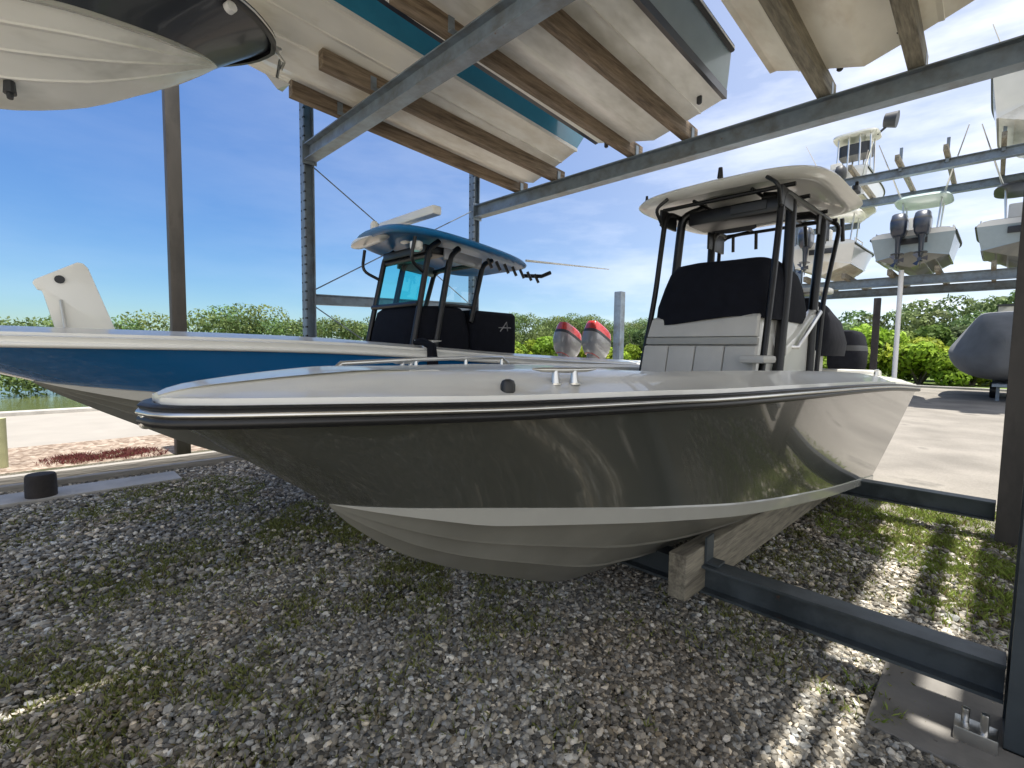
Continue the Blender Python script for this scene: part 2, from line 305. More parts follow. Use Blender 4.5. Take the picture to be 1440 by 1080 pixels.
beam_part((FLx+.09, FRy, .32), (FRx-.07, FRy, .32), .2, .16, 'painted_steel'); beam_part((FLx+.09, RRy, .33), (FRx-.1, RRy, .33), .2, .16, 'painted_steel')
beam_part((FRx+.25, FRy, .32), (FRx+8.5, FRy, .32), .2, .16, 'painted_steel'); beam_part((FRx+.25, RRy, .33), (FRx+8.5, RRy, .33), .2, .16, 'painted_steel')
beam_part((FLx, FRy+.09, 2.78), (FLx, RRy-.09, 2.90), .18, .12, name='strut')
for za, zb_ in ((2.95, 5.0), (.5, 2.65)):
    for a, c in ((za, zb_), (zb_, za)):
        b = MB(); b.tube([(FLx+.02, FRy+.1, a), (FLx+.02, RRy-.1, c)], .011, 6); b.build('brace_rod', 'galvanized', rack)
def bunk(x, y0, y1, z0, z1, m='bunk_wood', h=.27, wd=.12):
    b = MB(); q = wd/2
    rings = [[(x-q, y, z-h/2), (x+q, y, z-h/2), (x+q, y, z+h/2), (x-q, y, z+h/2)] for y, z in ((y0, z0), (y1, z1))]
    b.loft(rings); o = b.build('bunk_board', m, rack, bevel=.008, ang=60)
    return o
for y, z, h, m in ((FRy, ZB, .36, 'galvanized'), (RRy, ZA, .36, 'galvanized')):
    b = MB(); b.box((FLx+.10, y, z), (.02, .24, h)); pl = b.build('end_plate', m, rack, bevel=.003)
    for dy in (-.08, .08):
        for dz in (-.13, .13): b = MB(); b.tube([(FLx+.11, y+dy, z+dz), (FLx+.135, y+dy, z+dz)], .018, 6); b.build('bolt', m, pl)
sl_ = (ZA-ZB)/D_
zb = lambda y: ZB+.13+(y-FRy)*sl_
for x, m in ((-6.98, 'bunk_wood'), (-6.02, 'bunk_wood'), (-4.38, 'bunk_wood'), (-3.45, 'bunk_wood'), (-1.68, 'grey_wood'), (-.80, 'grey_wood'), (1.6, 'bunk_wood'), (2.7, 'bunk_wood'), (4.4, 'bunk_wood'), (5.5, 'bunk_wood')):
    bo = bunk(x, 2.66, 7.32, zb(2.66)+.11, zb(7.32)+.11, m, h=.22, wd=.13 if x < -1.7 else .15)
    for yy in (FRy-.12, RRy-.02):
        c = MB(); c.prism([(x+.066, zb(yy)-.0), (x+.14, zb(yy)), (x+.14, zb(yy)+.012), (x+.08, zb(yy)+.012), (x+.08, zb(yy)+.17), (x+.066, zb(yy)+.17)], yy-.04, yy+.04)
        c.build('angle_bracket', 'galvanized', bo)
for x in (-1.47, -2.77, -4.65, -5.95):
    wd = .13
    bo = bunk(x, 3.12, 7.5, .40, .27, 'grey_wood', h=.32, wd=wd)
    c = MB()
    for yy in (FRy+.02,): c.prism([(x+.068, .425), (x+.17, .425), (x+.17, .44), (x+.084, .44), (x+.084, .62), (x+.068, .62)], yy-.06, yy+.06)
    c.build('angle_bracket', 'painted_steel', bo)
b = MB(); b.box((FRx-.15, FRy-.05, .012), (.85, .75, .04)); b.build('footing', 'pad_concrete', bevel=.008, kind='structure')

# ------------------------------------------------------------ hulls
def make_hull(T, rail, chine, keel, mats, parent, band=.08, strakes=(.36, .66), flare=(1.5, .95), deck=None, rub='black_rubber', insert='steel', deckm='deck_gelcoat', NS=46, sole=1.0, ck=(2.3, 99), crown=(.07, .12, .15), gun=.32, rubz=0, railr=.035):
    """T maps local (x, y, z) to world; rail, chine = (y, half width, z); keel = (y, z). mats = [bottom, band, topside]"""
    s = np.linspace(0, 1, NS)**1.6
    def curve(c, k): c = list(zip(*c)); return pchip(c[0], c[k], c[0][0]+(c[0][-1]-c[0][0])*s)
    ry = rail[0][0]+(rail[-1][0]-rail[0][0])*s; rh = curve(rail, 1); rz = curve(rail, 2)
    cy = chine[0][0]+(chine[-1][0]-chine[0][0])*s; ch = curve(chine, 1); cz = curve(chine, 2)
    ky = keel[0][0]+(keel[-1][0]-keel[0][0])*s; kz = curve(keel, 1)
    secs = []; TN = 9
    for i in range(NS):
        g = min(1, ch[i]/.5); bz = cz[i]-band*min(1, s[i]*12+.15*0); h = ch[i]
        sec = [(0, ky[i], kz[i])]
        hi, zi = h-.06*g, bz
        for f in strakes:
            a = f*hi; y = ky[i]+(cy[i]-ky[i])*f; z = kz[i]+(zi-kz[i])*(f**1.04)
            sec += [(a, y, z), (a+.05*g, y, z-.004*g)]
            sec += [(a+.055*g, y, z+.012*g)]
        sec += [(hi, cy[i], zi), (h, cy[i], bz-.01*g), (h, cy[i], cz[i]-.01*g), (h-.008*g, cy[i], cz[i])]
        k = flare[0]+(flare[1]-flare[0])*s[i]
        for j in range(1, TN+1):
            t = j/TN
            sec.append((h-.008*g+(rh[i]-h+.008*g)*t**k, cy[i]+(ry[i]-cy[i])*t, cz[i]+(rz[i]-cz[i])*t))
        secs.append(sec)
    n = len(secs[0]); nb = 1+3*len(strakes)+1; b = MB(); vs = []; fs = []; ms = []
    for sec in secs:
        vs += [T(-x, y, z) for x, y, z in reversed(sec)]+[T(x, y, z) for x, y, z in sec[1:]]
    m_ = 2*n-1
    for i in range(NS-1):
        for j in range(m_-1):
            fs.append((i*m_+j, i*m_+j+1, (i+1)*m_+j+1, (i+1)*m_+j)); d = max(abs(j+1-(n-1)), abs(j-(n-1)))
            ms.append(0 if d < nb else (1 if d < nb+3 else 2))
    b.add(vs, fs, ms)
    # transom closing fan
    last = (NS-1)*m_; cvec = Vector(T(0, (ry[-1]+cy[-1])/2, (rz[-1]+kz[-1])/2)); b.v.append(tuple(cvec)); ci = len(b.v)-1
    for j in range(m_-1): b.f.append((last+j+1, last+j, ci)); b.m.append(2 if abs(j+.5-(n-1)) > nb else 0)
    b.f.append((last, last+m_-1, ci)); b.m.append(2)
    hull = b.build('hull', mats, parent, doubles=True, ang=24)
    # rub rail
    r1 = MB(); r2 = MB(); idx = range(0, NS)
    for sg in (-1, 1):
        pr = []
        for i in idx:
            i0 = max(i-1, 0); i1 = min(i+1, NS-1); t = Vector((rh[i1]-rh[i0], ry[i1]-ry[i0])).normalized(); nx, ny = t.y, -t.x
            if i == 0: nx, ny = 0, -1
            pr.append((rh[i], ry[i], rz[i]+rubz, nx, ny))
        def ring(offs): return [[T(sg*(h+nx*o), y+ny*o, z+dz) for o, dz in offs] for h, y, z, nx, ny in pr]
        r1.loft(ring([(-.01, .026), (.026, .028), (.038, .02), (.03, .006), (.029, -.015), (.04, -.024), (.042, -.038), (.03, -.052), (-.01, -.056)]))
        r2.loft(ring([(.027, .006), (.040, .004), (.044, -.005), (.041, -.013), (.027, -.016)]))
    rr = r1.build('rub_rail', rub, parent, ang=50)
    if insert: r2.build('rail_insert', insert, rr, ang=60)
    # deck
    if deck is not False:
        b = MB(); vs = []; c1, c2, c3 = crown
        for i in range(NS):
            g = min(1, rh[i]/.55); h = rh[i]; z = rz[i]+.03; inside = ck[0] < ry[i] < ck[1]
            pts = [(h-.0*g, z-.02), (h-.012*g, z+.02), (h-.05*g, z+c1*.6), (h-gun*.55*g, z+c2*g), (h-gun*g, z+c3*g)]
            if inside: pts += [(h-(gun+.03)*g, z+c3-.03), (h-(gun+.05)*g, sole), (0, ry[i], sole)]
            else: pts += [(h-(gun+.03)*g, z+c3*g+.004), (h*.45-.0*g, z+c3*g+.008), (0, ry[i], z+c3*g+.015)]
            pts[-1] = (0, pts[-1][-1])
            yy = ry[i] + (.02 if i == 0 else 0)
            row = [T(-x, yy, zz) for x, zz in pts]+[T(x, yy, zz) for x, zz in reversed(pts[:-1])]; vs += row
        q = len(pts)*2-1
        b.add(vs, [(i*q+j, i*q+j+1, (i+1)*q+j+1, (i+1)*q+j) for i in range(NS-1) for j in range(q-1)])
        # aft closing of the deck
        if True:
            h = rh[-1]; y = ry[-1]; z = rz[-1]+.03
            b.add([T(-h, y, z-.04), T(h, y, z-.04), T(h-.05, y, z+c1), T(h-gun, y, z+c3), T(-h+gun, y, z+c3), T(-h+.05, y, z+c1)], [(0, 1, 2, 3, 4, 5)])
        b.build('deck', deckm, parent, doubles=True, ang=40)
    return dict(ry=ry, rh=rh, rz=rz, hull=hull)

def superring(cx, cy, hx, hy, z, n=36, e=3.2, tilt=0, rake=0):
    out = []
    for k in range(n):
        a = 2*math.pi*k/n; c, s_ = math.cos(a), math.sin(a)
        x = abs(c)**(2/e)*(1 if c >= 0 else -1); y = abs(s_)**(2/e)*(1 if s_ >= 0 else -1)
        out.append((cx+hx*x, cy+hy*y, z+tilt*hy*y))
    return out
def outboard(parent, x, y, z, m='engine_navy', sc=1., name='outboard_motor', cap=None, tiltdeg=0, sgn=1, band=None):
    """motor hanging behind a transom; z = top of the cowl, sgn=+1 when the stern points to +Y"""
    b = MB(); rot = Matrix.Rotation(R(tiltdeg)*-sgn, 3, 'X')
    def tf(px, py, pz):
        v = rot @ Vector((px*sc, py*sc*sgn, pz*sc)); return (x+v.x, y+v.y, z+v.z)
    prof = [(.0, .09, .20, -.10), (-.02, .14, .28, -.08), (-.07, .175, .33, -.04), (-.20, .195, .365, -.01), (-.27, .205, .38, .0), (-.45, .20, .37, .01), (-.60, .17, .30, .03), (-.68, .13, .22, .04)]
    rings = [[tf(*p) for p in superring(0, oy, hx, hy, pz, 20, 3.6)] for pz, hx, hy, oy in prof]
    mi = []
    for i in range(len(rings)-1): mi += [(1 if i < 3 else (2 if i == 3 else 0))]*20
    mi += [0, 1]
    b.loft(rings); b.m = mi
    cm = [m, cap or m, band or m]
    c = b.build(name, cm, parent, ang=50)
    b = MB(); rings = [[tf(*p) for p in superring(0, oy, hx, hy, pz, 14, 2.5)] for pz, hx, hy, oy in ((-.62, .11, .2, .04), (-.8, .07, .15, .03), (-1.2, .055, .13, .02), (-1.3, .04, .1, .03))]
    b.loft(rings); b.loft([[tf(*p) for p in superring(0, .05, .16, .24, pz, 14, 2.2)] for pz in (-1.16, -1.175)])
    b.build('midsection', m, c, ang=50)
    b = MB(); rings = []
    for py, r_ in ((-.22, .02), (-.15, .05), (0, .065), (.15, .06), (.22, .05)): rings.append([tf(r_*math.cos(2*math.pi*k/12), py+.05, -1.38+r_*math.sin(2*math.pi*k/12)) for k in range(12)])
    b.loft(rings); b.prism([(0, 0)]*3, 0, 0) if False else None
    b.add([tf(-.008, -.1, -1.42), tf(.008, -.1, -1.42), tf(.008, .1, -1.42), tf(-.008, .1, -1.42), tf(0, .05, -1.62), tf(0, -.02, -1.6)], [(0, 1, 5), (1, 2, 4, 5), (2, 3, 4), (3, 0, 5, 4)])
    for k in range(3):
        a = 2*math.pi*k/3
        b.add([tf(.05*math.cos(a), .28, -1.38+.05*math.sin(a)), tf(.19*math.cos(a-.35), .25, -1.38+.19*math.sin(a-.35)), tf(.2*math.cos(a+.35), .32, -1.38+.2*math.sin(a+.35)), tf(.05*math.cos(a+.6), .3, -1.38+.05*math.sin(a+.6))], [(0, 1, 2, 3)])
    b.build('gearcase', m, c, ang=50)
    return c
def cleat(parent, x, y, z, along, m='steel'):
    d = Vector(along).normalized(); b = MB(); p = Vector((x, y, z))
    K = 1.35
    for s_ in (-1, 1): b.tube([p+d*.05*s_, p+d*.05*s_+Vector((0, 0, .062))], [.022, .013], 8); b.tube([p+d*.05*s_-Vector((0, 0, .004)), p+d*.05*s_+Vector((0, 0, .004))], .03, 10)
    b.tube([p-d*.17+Vector((0, 0, .07)), p-d*.12+Vector((0, 0, .066)), p+Vector((0, 0, .064)), p+d*.12+Vector((0, 0, .066)), p+d*.17+Vector((0, 0, .07))], [.004, .011, .014, .011, .004], 8)
    return b.build('cleat', m, parent, ang=60)

# ============================================================ the grey boat
CX = -2.12
gb = thing('center_console_boat', 'dark grey hulled center console boat in front, black canvas over its console', 'boat', (CX, 4.5, 0))
Tg = lambda x, y, z: (CX+x, y, z)
rail = [(.30, 0, 1.72), (.33, .12, 1.72), (.42, .235, 1.722), (.6, .35, 1.722), (.85, .475, 1.72), (1.15, .60, 1.715), (1.5, .72, 1.71), (1.8, .82, 1.71), (2.2, .93, 1.708), (2.7, 1.04, 1.70), (3.4, 1.15, 1.695), (4.3, 1.22, 1.68), (5.2, 1.26, 1.66), (7, 1.31, 1.60), (8.9, 1.37, 1.50)]
chine = [(.95, 0, 1.235), (1.15, .2, 1.22), (1.4, .36, 1.20), (2.0, .60, 1.125), (2.6, .81, 1.05), (3.45, .97, .93), (4.5, 1.04, .79), (5.6, 1.06, .64), (8, 1.06, .34)]
keel = [(.95, 1.225), (1.12, 1.05), (1.36, .87), (2.05, .53), (2.75, .27), (3.5, .19), (5, .14), (8.0, .02)]
GH = make_hull(Tg, rail, chine, keel, ['cream_bottom', 'band_gelcoat', 'grey_gelcoat'], gb, sole=1.05, ck=(2.55, 8.2), crown=(.03, .075, .105), strakes=(.34, .64))
b = MB(); b.box((CX, .285, 1.69), (.08, .035, .07)); b.build('bow_fitting', 'steel', gb, bevel=.015)
cleat(gb, -1.44, 1.80, 1.795, (.45, 1, 0)); cleat(gb, -2.80, 1.80, 1.795, (-.45, 1, 0)); cleat(gb, -1.02, 7.4, 1.70, (0, 1, 0))
b = MB(); b.loft([superring(-1.50, 1.48, r_, r_*1.2, z, 16, 2) for r_, z in ((.030, 1.765), (.030, 1.80), (.024, 1.817), (.01, 1.824))]); b.build('navigation_light', 'black_rubber', gb)
b = MB(); pts = [(-2.36, 1.06, 1.815), (-2.39, 1.14, 1.87), (-2.54, 1.7, 1.885), (-2.66, 2.2, 1.89), (-2.76, 2.65, 1.89), (-2.79, 2.75, 1.84)]
b.tube(pts, .013, 8)
for p in pts[1:-1]: b.tube([p, (p[0], p[1], p[2]-.07)], [.010, .016], 8)
b.build('grab_rail', 'steel', gb, ang=60)
b = MB(); pts = [(2*CX-x, y, z) for x, y, z in pts]
# console
def cbox(b, pts_bottom, pts_top, mi=0): b.loft([pts_bottom, pts_top], mi)
b = MB(); hx = .54
ring = lambda y0, y1, h, z, e=9: superring(CX, (y0+y1)/2, h, (y1-y0)/2, z, 40, e)
b.loft([ring(4.55, 6.5, .58, 1.05), ring(4.62, 6.5, .57, 1.5), ring(4.78, 6.45, .55, 2.0), ring(4.9, 6.35, .53, 2.42), ring(5.05, 6.2, .50, 2.5)])
con = b.build('console', 'white_gelcoat', gb, ang=40)
b = MB()
for k in range(4):    # tufted front seat back: four vertical pads
    x0 = CX-.545+k*.283
    b = MB(); b.loft([[(x0+.002, 4.58, 1.30), (x0+.281, 4.58, 1.30), (x0+.277, 4.51, 1.33), (x0+.006, 4.51, 1.33)], [(x0+.002, 4.74, 2.03), (x0+.281, 4.74, 2.03), (x0+.277, 4.67, 2.015), (x0+.006, 4.67, 2.015)]]); b.build('seat_pad', 'vinyl', con, bevel=.006)
b = MB(); b.box((CX+.02, 4.735, 2.065), (1.12, .07, .075), Matrix.Rotation(R(-10), 3, 'X')); b.build('seat_trim', 'vinyl_dark', con, bevel=.015)
b = MB(); b.loft([[(CX-.54, 4.78, 2.10), (CX+.58, 4.78, 2.10), (CX+.57, 4.70, 2.11), (CX-.53, 4.70, 2.11)], [(CX-.53, 4.86, 2.33), (CX+.56, 4.86, 2.33), (CX+.55, 4.78, 2.30), (CX-.52, 4.78, 2.30)]]); b.build('headrest', 'vinyl', con, bevel=.02)
b = MB(); b.box((CX, 4.35, 1.33), (1.0, .55, .14)); b.build('seat_cushion', 'vinyl', con, bevel=.03)
b = MB()
prof = [(4.74, 6.5, .62, 2.27), (4.79, 6.5, .62, 2.45), (4.88, 6.45, .60, 2.66), (4.98, 6.35, .56, 2.81), (5.08, 6.25, .50, 2.89), (5.25, 6.1, .40, 2.935), (5.5, 5.9, .2, 2.95)]
b.loft([[(x+.012*math.sin(9*x+5*y+7*z), y+.012*math.sin(11*x+3*z), z+(.035*math.sin(4.5*(x-CX)) if i == 0 else .01*math.sin(7*x+6*y))) for x, y, z in ring(y0, y1, h, z, 4)] for i, (y0, y1, h, z) in enumerate(prof)])
b.build('console_cover', 'black_canvas', con, ang=60)
b = MB(); b.loft([superring(-1.62, 4.7, .11, .07, z, 20, 4) for z in (1.93, 1.99)]); b.tube([(-1.62, 4.7, 1.9), (-1.62, 4.7, 1.99)], .02, 8)
b = MB(); b.box((-1.50, 4.62, 1.90), (.22, .34, .07)); b.build('armrest', 'vinyl', con, bevel=.03)
# console side moulding with a stainless grab handle
b = MB(); b.tube([(-1.50, 5.5, 2.02), (-1.44, 5.6, 2.02), (-1.41, 5.9, 2.22), (-1.41, 6.3, 2.42), (-1.44, 6.42, 2.44), (-1.5, 6.44, 2.40)], .022, 10)
b.build('grab_handle', 'steel', con, ang=60)
b = MB(); b.loft([[(-1.55, y, z-.06), (-1.47, y, z-.05), (-1.47, y, z+.05), (-1.55, y, z+.06)] for y, z in ((5.35, 1.98), (5.7, 2.1), (6.1, 2.3), (6.5, 2.46))]); b.build('side_moulding', 'white_gelcoat', con, bevel=.015)
b = MB(); b.loft([superring(CX, 5.9, .60, .62, z, 36, 8) for z in (1.06, 2.3)]); b.build('console_base', 'white_gelcoat', con, bevel=.02)
# hardtop
tt = MB(); ty, tz = 6.04, 3.66
def roof_ring(hx, hy, z): return [(x, y, zz-.045*((x-CX)/1.0)**2+.02*((y-ty)/1.1)) for x, y, zz in superring(CX-.02, ty, hx, hy*.92, z, 64, 5.0)]
tt.loft([roof_ring(.5, .6, tz+.035), roof_ring(.80, .96, tz+.02), roof_ring(.84, 1.0, tz-.02), roof_ring(.90, 1.07, tz-.03), roof_ring(.99, 1.17, tz+.01), roof_ring(1.01, 1.19, tz+.03), roof_ring(.99, 1.17, tz+.055), roof_ring(.80, .95, tz+.075), roof_ring(.4, .5, tz+.085)])
roof = tt.build('hardtop', 'white_gelcoat', gb, ang=60)
b = MB()
def leg(mb, p0, p1, r_=.028, k=10): mb.tube([p0, p1], r_, k)
def bend(mb, pts, r_=.026):
    # rounded polyline
    out = []; pts = [Vector(p) for p in pts]
    for i, p in enumerate(pts):
        if i in (0, len(pts)-1): out.append(p); continue
        a, c = (pts[i-1]-p), (pts[i+1]-p); q = min(.16, a.length*.4, c.length*.4)
        A = p+a.normalized()*q; C = p+c.normalized()*q
        for t in (0, .25, .5, .75, 1): out.append(A*(1-t)**2+p*2*t*(1-t)+C*t*t)
    mb.tube(out, r_, 10)
fr = []
for sx in (-1, 1):
    X = lambda k: CX+sx*k
    b = MB(); bend(b, [(X(.62), 4.62, 1.25), (X(.60), 4.98, 2.6), (X(.60), 5.16, 3.52), (X(.62), 6.9, 3.56)], .03); b.build('frame_leg', 'black_frame', gb, ang=60)
    b = MB(); bend(b, [(X(.62), 5.12, 1.25), (X(.60), 5.40, 2.6), (X(.58), 5.52, 3.54), (X(.3), 5.55, 3.60)], .05); b.build('frame_leg', 'black_frame', gb, ang=60)
    b = MB(); bend(b, [(X(.62), 6.3, 1.25), (X(.61), 6.42, 2.6), (X(.64), 6.52, 3.56), (X(.2), 6.55, 3.6)], .048); b.build('frame_leg', 'black_frame', gb, ang=60)
    b = MB(); bend(b, [(X(.62), 6.6, 1.25), (X(.64), 6.72, 2.6), (X(.72), 6.98, 3.56), (X(.3), 7.0, 3.6)], .026); b.build('frame_leg', 'black_frame', gb, ang=60)
    b = MB(); b.box((X(.61), 5.24, 3.45), (.03, .36, .18)); b.build('gusset_plate', 'black_frame', gb, bevel=.01)
    b = MB(); b.box((X(.62), 6.6, 3.42), (.03, .5, .22)); b.build('gusset_plate', 'black_frame', gb, bevel=.01)
b = MB()
for y in (5.25, 5.75, 6.5, 6.98): b.tube([(CX-.68, y, 3.58), (CX+.68, y, 3.58)], .022, 8)
for x in (-.3, .3): b.tube([(CX+x, 5.2, 3.60), (CX+x, 7.0, 3.60)], .018, 8)
b.build('roof_frame', 'black_frame', gb, ang=60)
b = MB(); b.box((CX+.02, 5.62, 3.47), (.95, .42, .16)); eb = b.build('electronics_box', 'black_frame', gb, bevel=.03)
b = MB(); b.box((CX+.2, 5.40, 3.48), (.36, .012, .09)); b.build('radio_face', 'charcoal_plastic', eb, bevel=.004)
b = MB(); b.loft([superring(CX-.28, 6.2, .26, .3, z, 24, 3) for z in (3.50, 3.57)]); b.build('roof_bag', 'black_canvas', gb, ang=60)
for x in (-.55, -.25): 
    b = MB(); b.tube([(CX+x, 7.0, 3.58), (CX+x, 7.02, 3.36)], .022, 8); b.build('rod_holder', 'black_frame', gb)
for x in (.1, .3, .5, .7):
    b = MB(); b.tube([(CX+x, 7.12, 3.62), (CX+x, 7.22, 3.36)], .024, 8); b.build('rod_holder', 'black_frame', gb)
for sx in (-1, 1): b = MB(); bend(b, [(CX+sx*.60, 5.1, 3.35), (CX+sx*.62, 4.95, 3.52), (CX+sx*.5, 5.0, 3.62)], .018); b.build('spreader_brace', 'black_frame', gb)
for sx in (-1, 1):
    b = MB(); b.loft([superring(CX+sx*.95, ty+.4*1, .035, .10, z, 14, 2.5) for z in (3.72, 3.77)]); b.tube([(CX+sx*.95, ty+.4, 3.74), (CX+sx*.95, ty+.42, 3.83)], .02, 8); b.build('outrigger_base', 'black_frame', gb)
b = MB(); b.tube([(CX+.05, 5.02, tz+.06), (CX+.05, 5.02, tz+.16)], [.03, .02], 10); b.build('anchor_light', 'black_rubber', gb)
b = MB(); b.tube([(CX-.9, 5.25, tz+.05), (CX-.9, 5.25, tz+.13)], [.02, .014], 8); b.build('antenna_mount', 'black_rubber', gb)
# leaning post under a cover
b = MB(); b.loft([superring(CX, 7.25, .52, .32, z, 32, 6) for z in (1.05, 1.97, 2.0)]); lp = b.build('leaning_post', 'vinyl', gb, bevel=.02)
b = MB(); prof = [(.62, .85, 1.98, 7.85), (.63, .84, 2.12, 7.8), (.60, .68, 2.38, 7.6), (.52, .46, 2.58, 7.38), (.38, .25, 2.67, 7.25)]
b.loft([[(x+.02*math.sin(8*x+6*z), y+.02*math.sin(9*x+4*z), z+(.05*math.sin(5*x) if i == 0 else .015*math.sin(8*y))) for x, y, z in superring(CX, cy_, hx_, hy_, z, 32, 3.5)] for i, (hx_, hy_, z, cy_) in enumerate(prof)]); b.build('leaning_post_cover', 'black_canvas', lp, ang=60)
b = MB(); b.loft([superring(CX+.1, 7.3, .5, .26, z, 24, 4) for z in (2.74, 2.80)]); b.tube([(CX+.5, 7.3, 2.6), (CX+.5, 7.3, 2.75)], .02, 6); b.tube([(CX-.3, 7.3, 2.6), (CX-.3, 7.3, 2.75)], .02, 6); b.build('seat_tray', 'white_gelcoat', lp, bevel=.01)
for dx in (-.40, .42): outboard(gb, CX+dx, 9.45, 2.34, 'black_canvas', 1.2, band='charcoal_plastic')
b = MB(); b.box((CX, 8.05, 1.5), (2.1, .35, .5)); b.build('transom_cap', 'deck_gelcoat', gb, bevel=.04)
for sx in (-1, 1):
    b = MB(); b.box((CX+sx*.75, 8.18, .36+.0), (.5, .28, .015), Matrix.Rotation(R(-6), 3, 'X')); b.build('trim_tab', 'steel', gb)

# ============================================================ the blue boat
BX = -5.30
bb = thing('center_console_boat', 'bright blue hulled center console boat with raised bow hatch standing behind the grey boat', 'boat', (BX, 4.0, 0))
Tb = lambda x, y, z: (BX+x, y, z)
rail = [(-.95, 0, 1.99), (-.9, .16, 1.99), (-.7, .36, 1.985), (-.3, .6, 1.98), (.3, .83, 1.975), (1.0, 1.0, 1.97), (1.8, 1.12, 1.955), (2.8, 1.2, 1.91), (4, 1.24, 1.84), (6, 1.26, 1.76), (7.9, 1.22, 1.70)]
chine = [(.02, 0, 1.66), (.3, .22, 1.62), (.8, .48, 1.56), (1.5, .74, 1.46), (2.5, .95, 1.3), (4, 1.04, 1.05), (7.5, 1.05, .68)]
keel = [(.02, 1.65), (.3, 1.46), (.62, 1.27), (1.1, 1.0), (1.8, .72), (2.8, .52), (4, .44), (7.5, .33)]
make_hull(Tb, rail, chine, keel, ['cream_bottom', 'band_gelcoat', 'blue_gelcoat'], bb, sole=1.25, ck=(2.2, 7.5), crown=(.03, .045, .06), rub='white_gelcoat', insert=None, strakes=(.4, .7), rubz=.0)
b = MB()
hrot = Matrix.Rotation(R(-22), 3, 'X')
prof = [(.17, 2.02), (.55, 2.02), (.375, 2.57), (.345, 2.605), (.31, 2.61), (.055, 2.445), (.045, 2.42), (.07, 2.37), (.095, 2.365), (.105, 2.33)]
b.prism(prof, BX-.025, BX+.025, 'x'); ht = b.build('anchor_hatch', 'white_gelcoat', bb, bevel=.008, ang=50)
b = MB(); b.tube([(BX+.06, .22, 2.03), (BX+.03, .2, 2.3)], .01, 6); b.build('hatch_strut', 'steel', ht)
b = MB(); b.tube([(BX+.02, .20, 2.46), (BX+.035, .20, 2.46)], .032, 14); b.build('hatch_latch', 'charcoal_plastic', ht)
b = MB(); b.loft([superring(BX+.5, .45, .03, .1, z, 14, 2) for z in (2.045, 2.065)]); b.build('deck_fitting', 'charcoal_plastic', bb)
ring = lambda y0, y1, h, z, e=8: superring(BX, (y0+y1)/2, h, (y1-y0)/2, z, 40, e)
b = MB(); b.loft([ring(3.18, 4.0, .48, 1.25), ring(3.22, 4.0, .47, 2.0), ring(3.28, 3.95, .46, 2.36)]); con = b.build('console', 'white_gelcoat', bb, ang=40)
b = MB(); b.loft([[(x+.012*math.sin(9*x+5*y), y+.014*math.sin(8*x+7*z), z+.01*math.sin(9*y)) for x, y, z in ring(y0, y1, h, z, 6)] for y0, y1, h, z in ((3.10, 4.1, .55, 1.85), (3.14, 4.05, .55, 2.15), (3.21, 4.0, .54, 2.42), (3.28, 3.95, .51, 2.47))]); b.build('console_cover', 'black_canvas', con, ang=60)
b = MB(); b.loft([[(x+.01*math.sin(9*x), y, z) for x, y, z in superring(BX, 4.44, hx_, .42, z, 28, 9)] for hx_, z in ((.56, 1.75), (.57, 2.1), (.56, 2.42), (.5, 2.46))]); lc = b.build('seat_cover', 'black_canvas', bb, bevel=.01, ang=40)
# small emblem on the seat cover: two slanted strokes and a bar
b = MB(); ex = BX+.575
b.tube([(ex, 4.50, 2.20), (ex, 4.62, 2.33), (ex, 4.64, 2.21)], .008, 6); b.tube([(ex, 4.47, 2.25), (ex, 4.70, 2.255)], .007, 6); b.build('emblem', 'silver_paint', lc)
ty2, tz2 = 4.02, 3.27
def rr2(hx, hy, z): return [(x, y, zz-.07*((x-BX)/.85)**2-.10*(y-ty2)-.02*(y-ty2)**2) for x, y, zz in superring(BX, ty2, hx, hy, z, 52, 3.2)]
b = MB(); b.loft([rr2(.4, .6, tz2-.01), rr2(.7, .95, tz2-.02), rr2(.76, 1.01, tz2-.05), rr2(.82, 1.08, tz2-.02)]+[rr2(.83, 1.09, tz2+.0), rr2(.81, 1.06, tz2+.025), rr2(.66, .9, tz2+.05), rr2(.3, .45, tz2+.06)])
ht = b.build('hardtop', ['blue_roof'], bb, ang=60)
b = MB(); b.loft([[(x, y, z-.07*((x-BX)/.85)**2) for x, y, z in superring(BX-.36, 3.10, hx_, hy_, zz, 30, 2.4)] for zz, hx_, hy_ in ((3.29, .34, .08), (3.31, .40, .13), (3.34, .39, .13), (3.355, .3, .08))]); b.build('roof_brow', 'white_gelcoat', ht, ang=60)
for sx in (-1, 1):
    X = lambda k: BX+sx*k
    b = MB(); bend(b, [(X(.53), 3.12, 1.85), (X(.50), 3.40, 3.14), (X(.5), 3.54, 3.24)], .036); b.build('frame_leg', 'black_frame', bb, ang=60)
    b = MB(); bend(b, [(X(.55), 3.42, 1.85), (X(.52), 3.70, 3.1), (X(.5), 3.84, 3.2)], .04); b.build('frame_leg', 'black_frame', bb, ang=60)
    b = MB(); bend(b, [(X(.55), 4.0, 2.3), (X(.53), 4.22, 3.05), (X(.5), 4.4, 3.13)], .034); b.build('frame_leg', 'black_frame', bb, ang=60)
    b = MB(); bend(b, [(X(.50), 3.32, 2.85), (X(.56), 3.10, 2.95), (X(.58), 3.15, 3.22)], .02); b.build('frame_brace', 'black_frame', bb, ang=60)
    b = MB(); b.add([(X(.53), 3.54, 2.5), (X(.53), 4.02, 2.5), (X(.52), 4.14, 3.0), (X(.51), 3.66, 3.04)], [(0, 1, 2, 3)]); b.build('side_window', 'teal_film' if sx < 0 else 'clear_glass', bb)
    b = MB(); b.tube([(X(.535), 3.54, 2.49), (X(.535), 4.02, 2.49)], .022, 6); b.build('window_frame', 'black_frame', bb)
    b = MB(); b.box((X(.52), 3.9, 3.08), (.03, .6, .14), Matrix.Rotation(R(-5), 3, 'X')); b.build('side_valance', 'silver_paint', bb, bevel=.01)
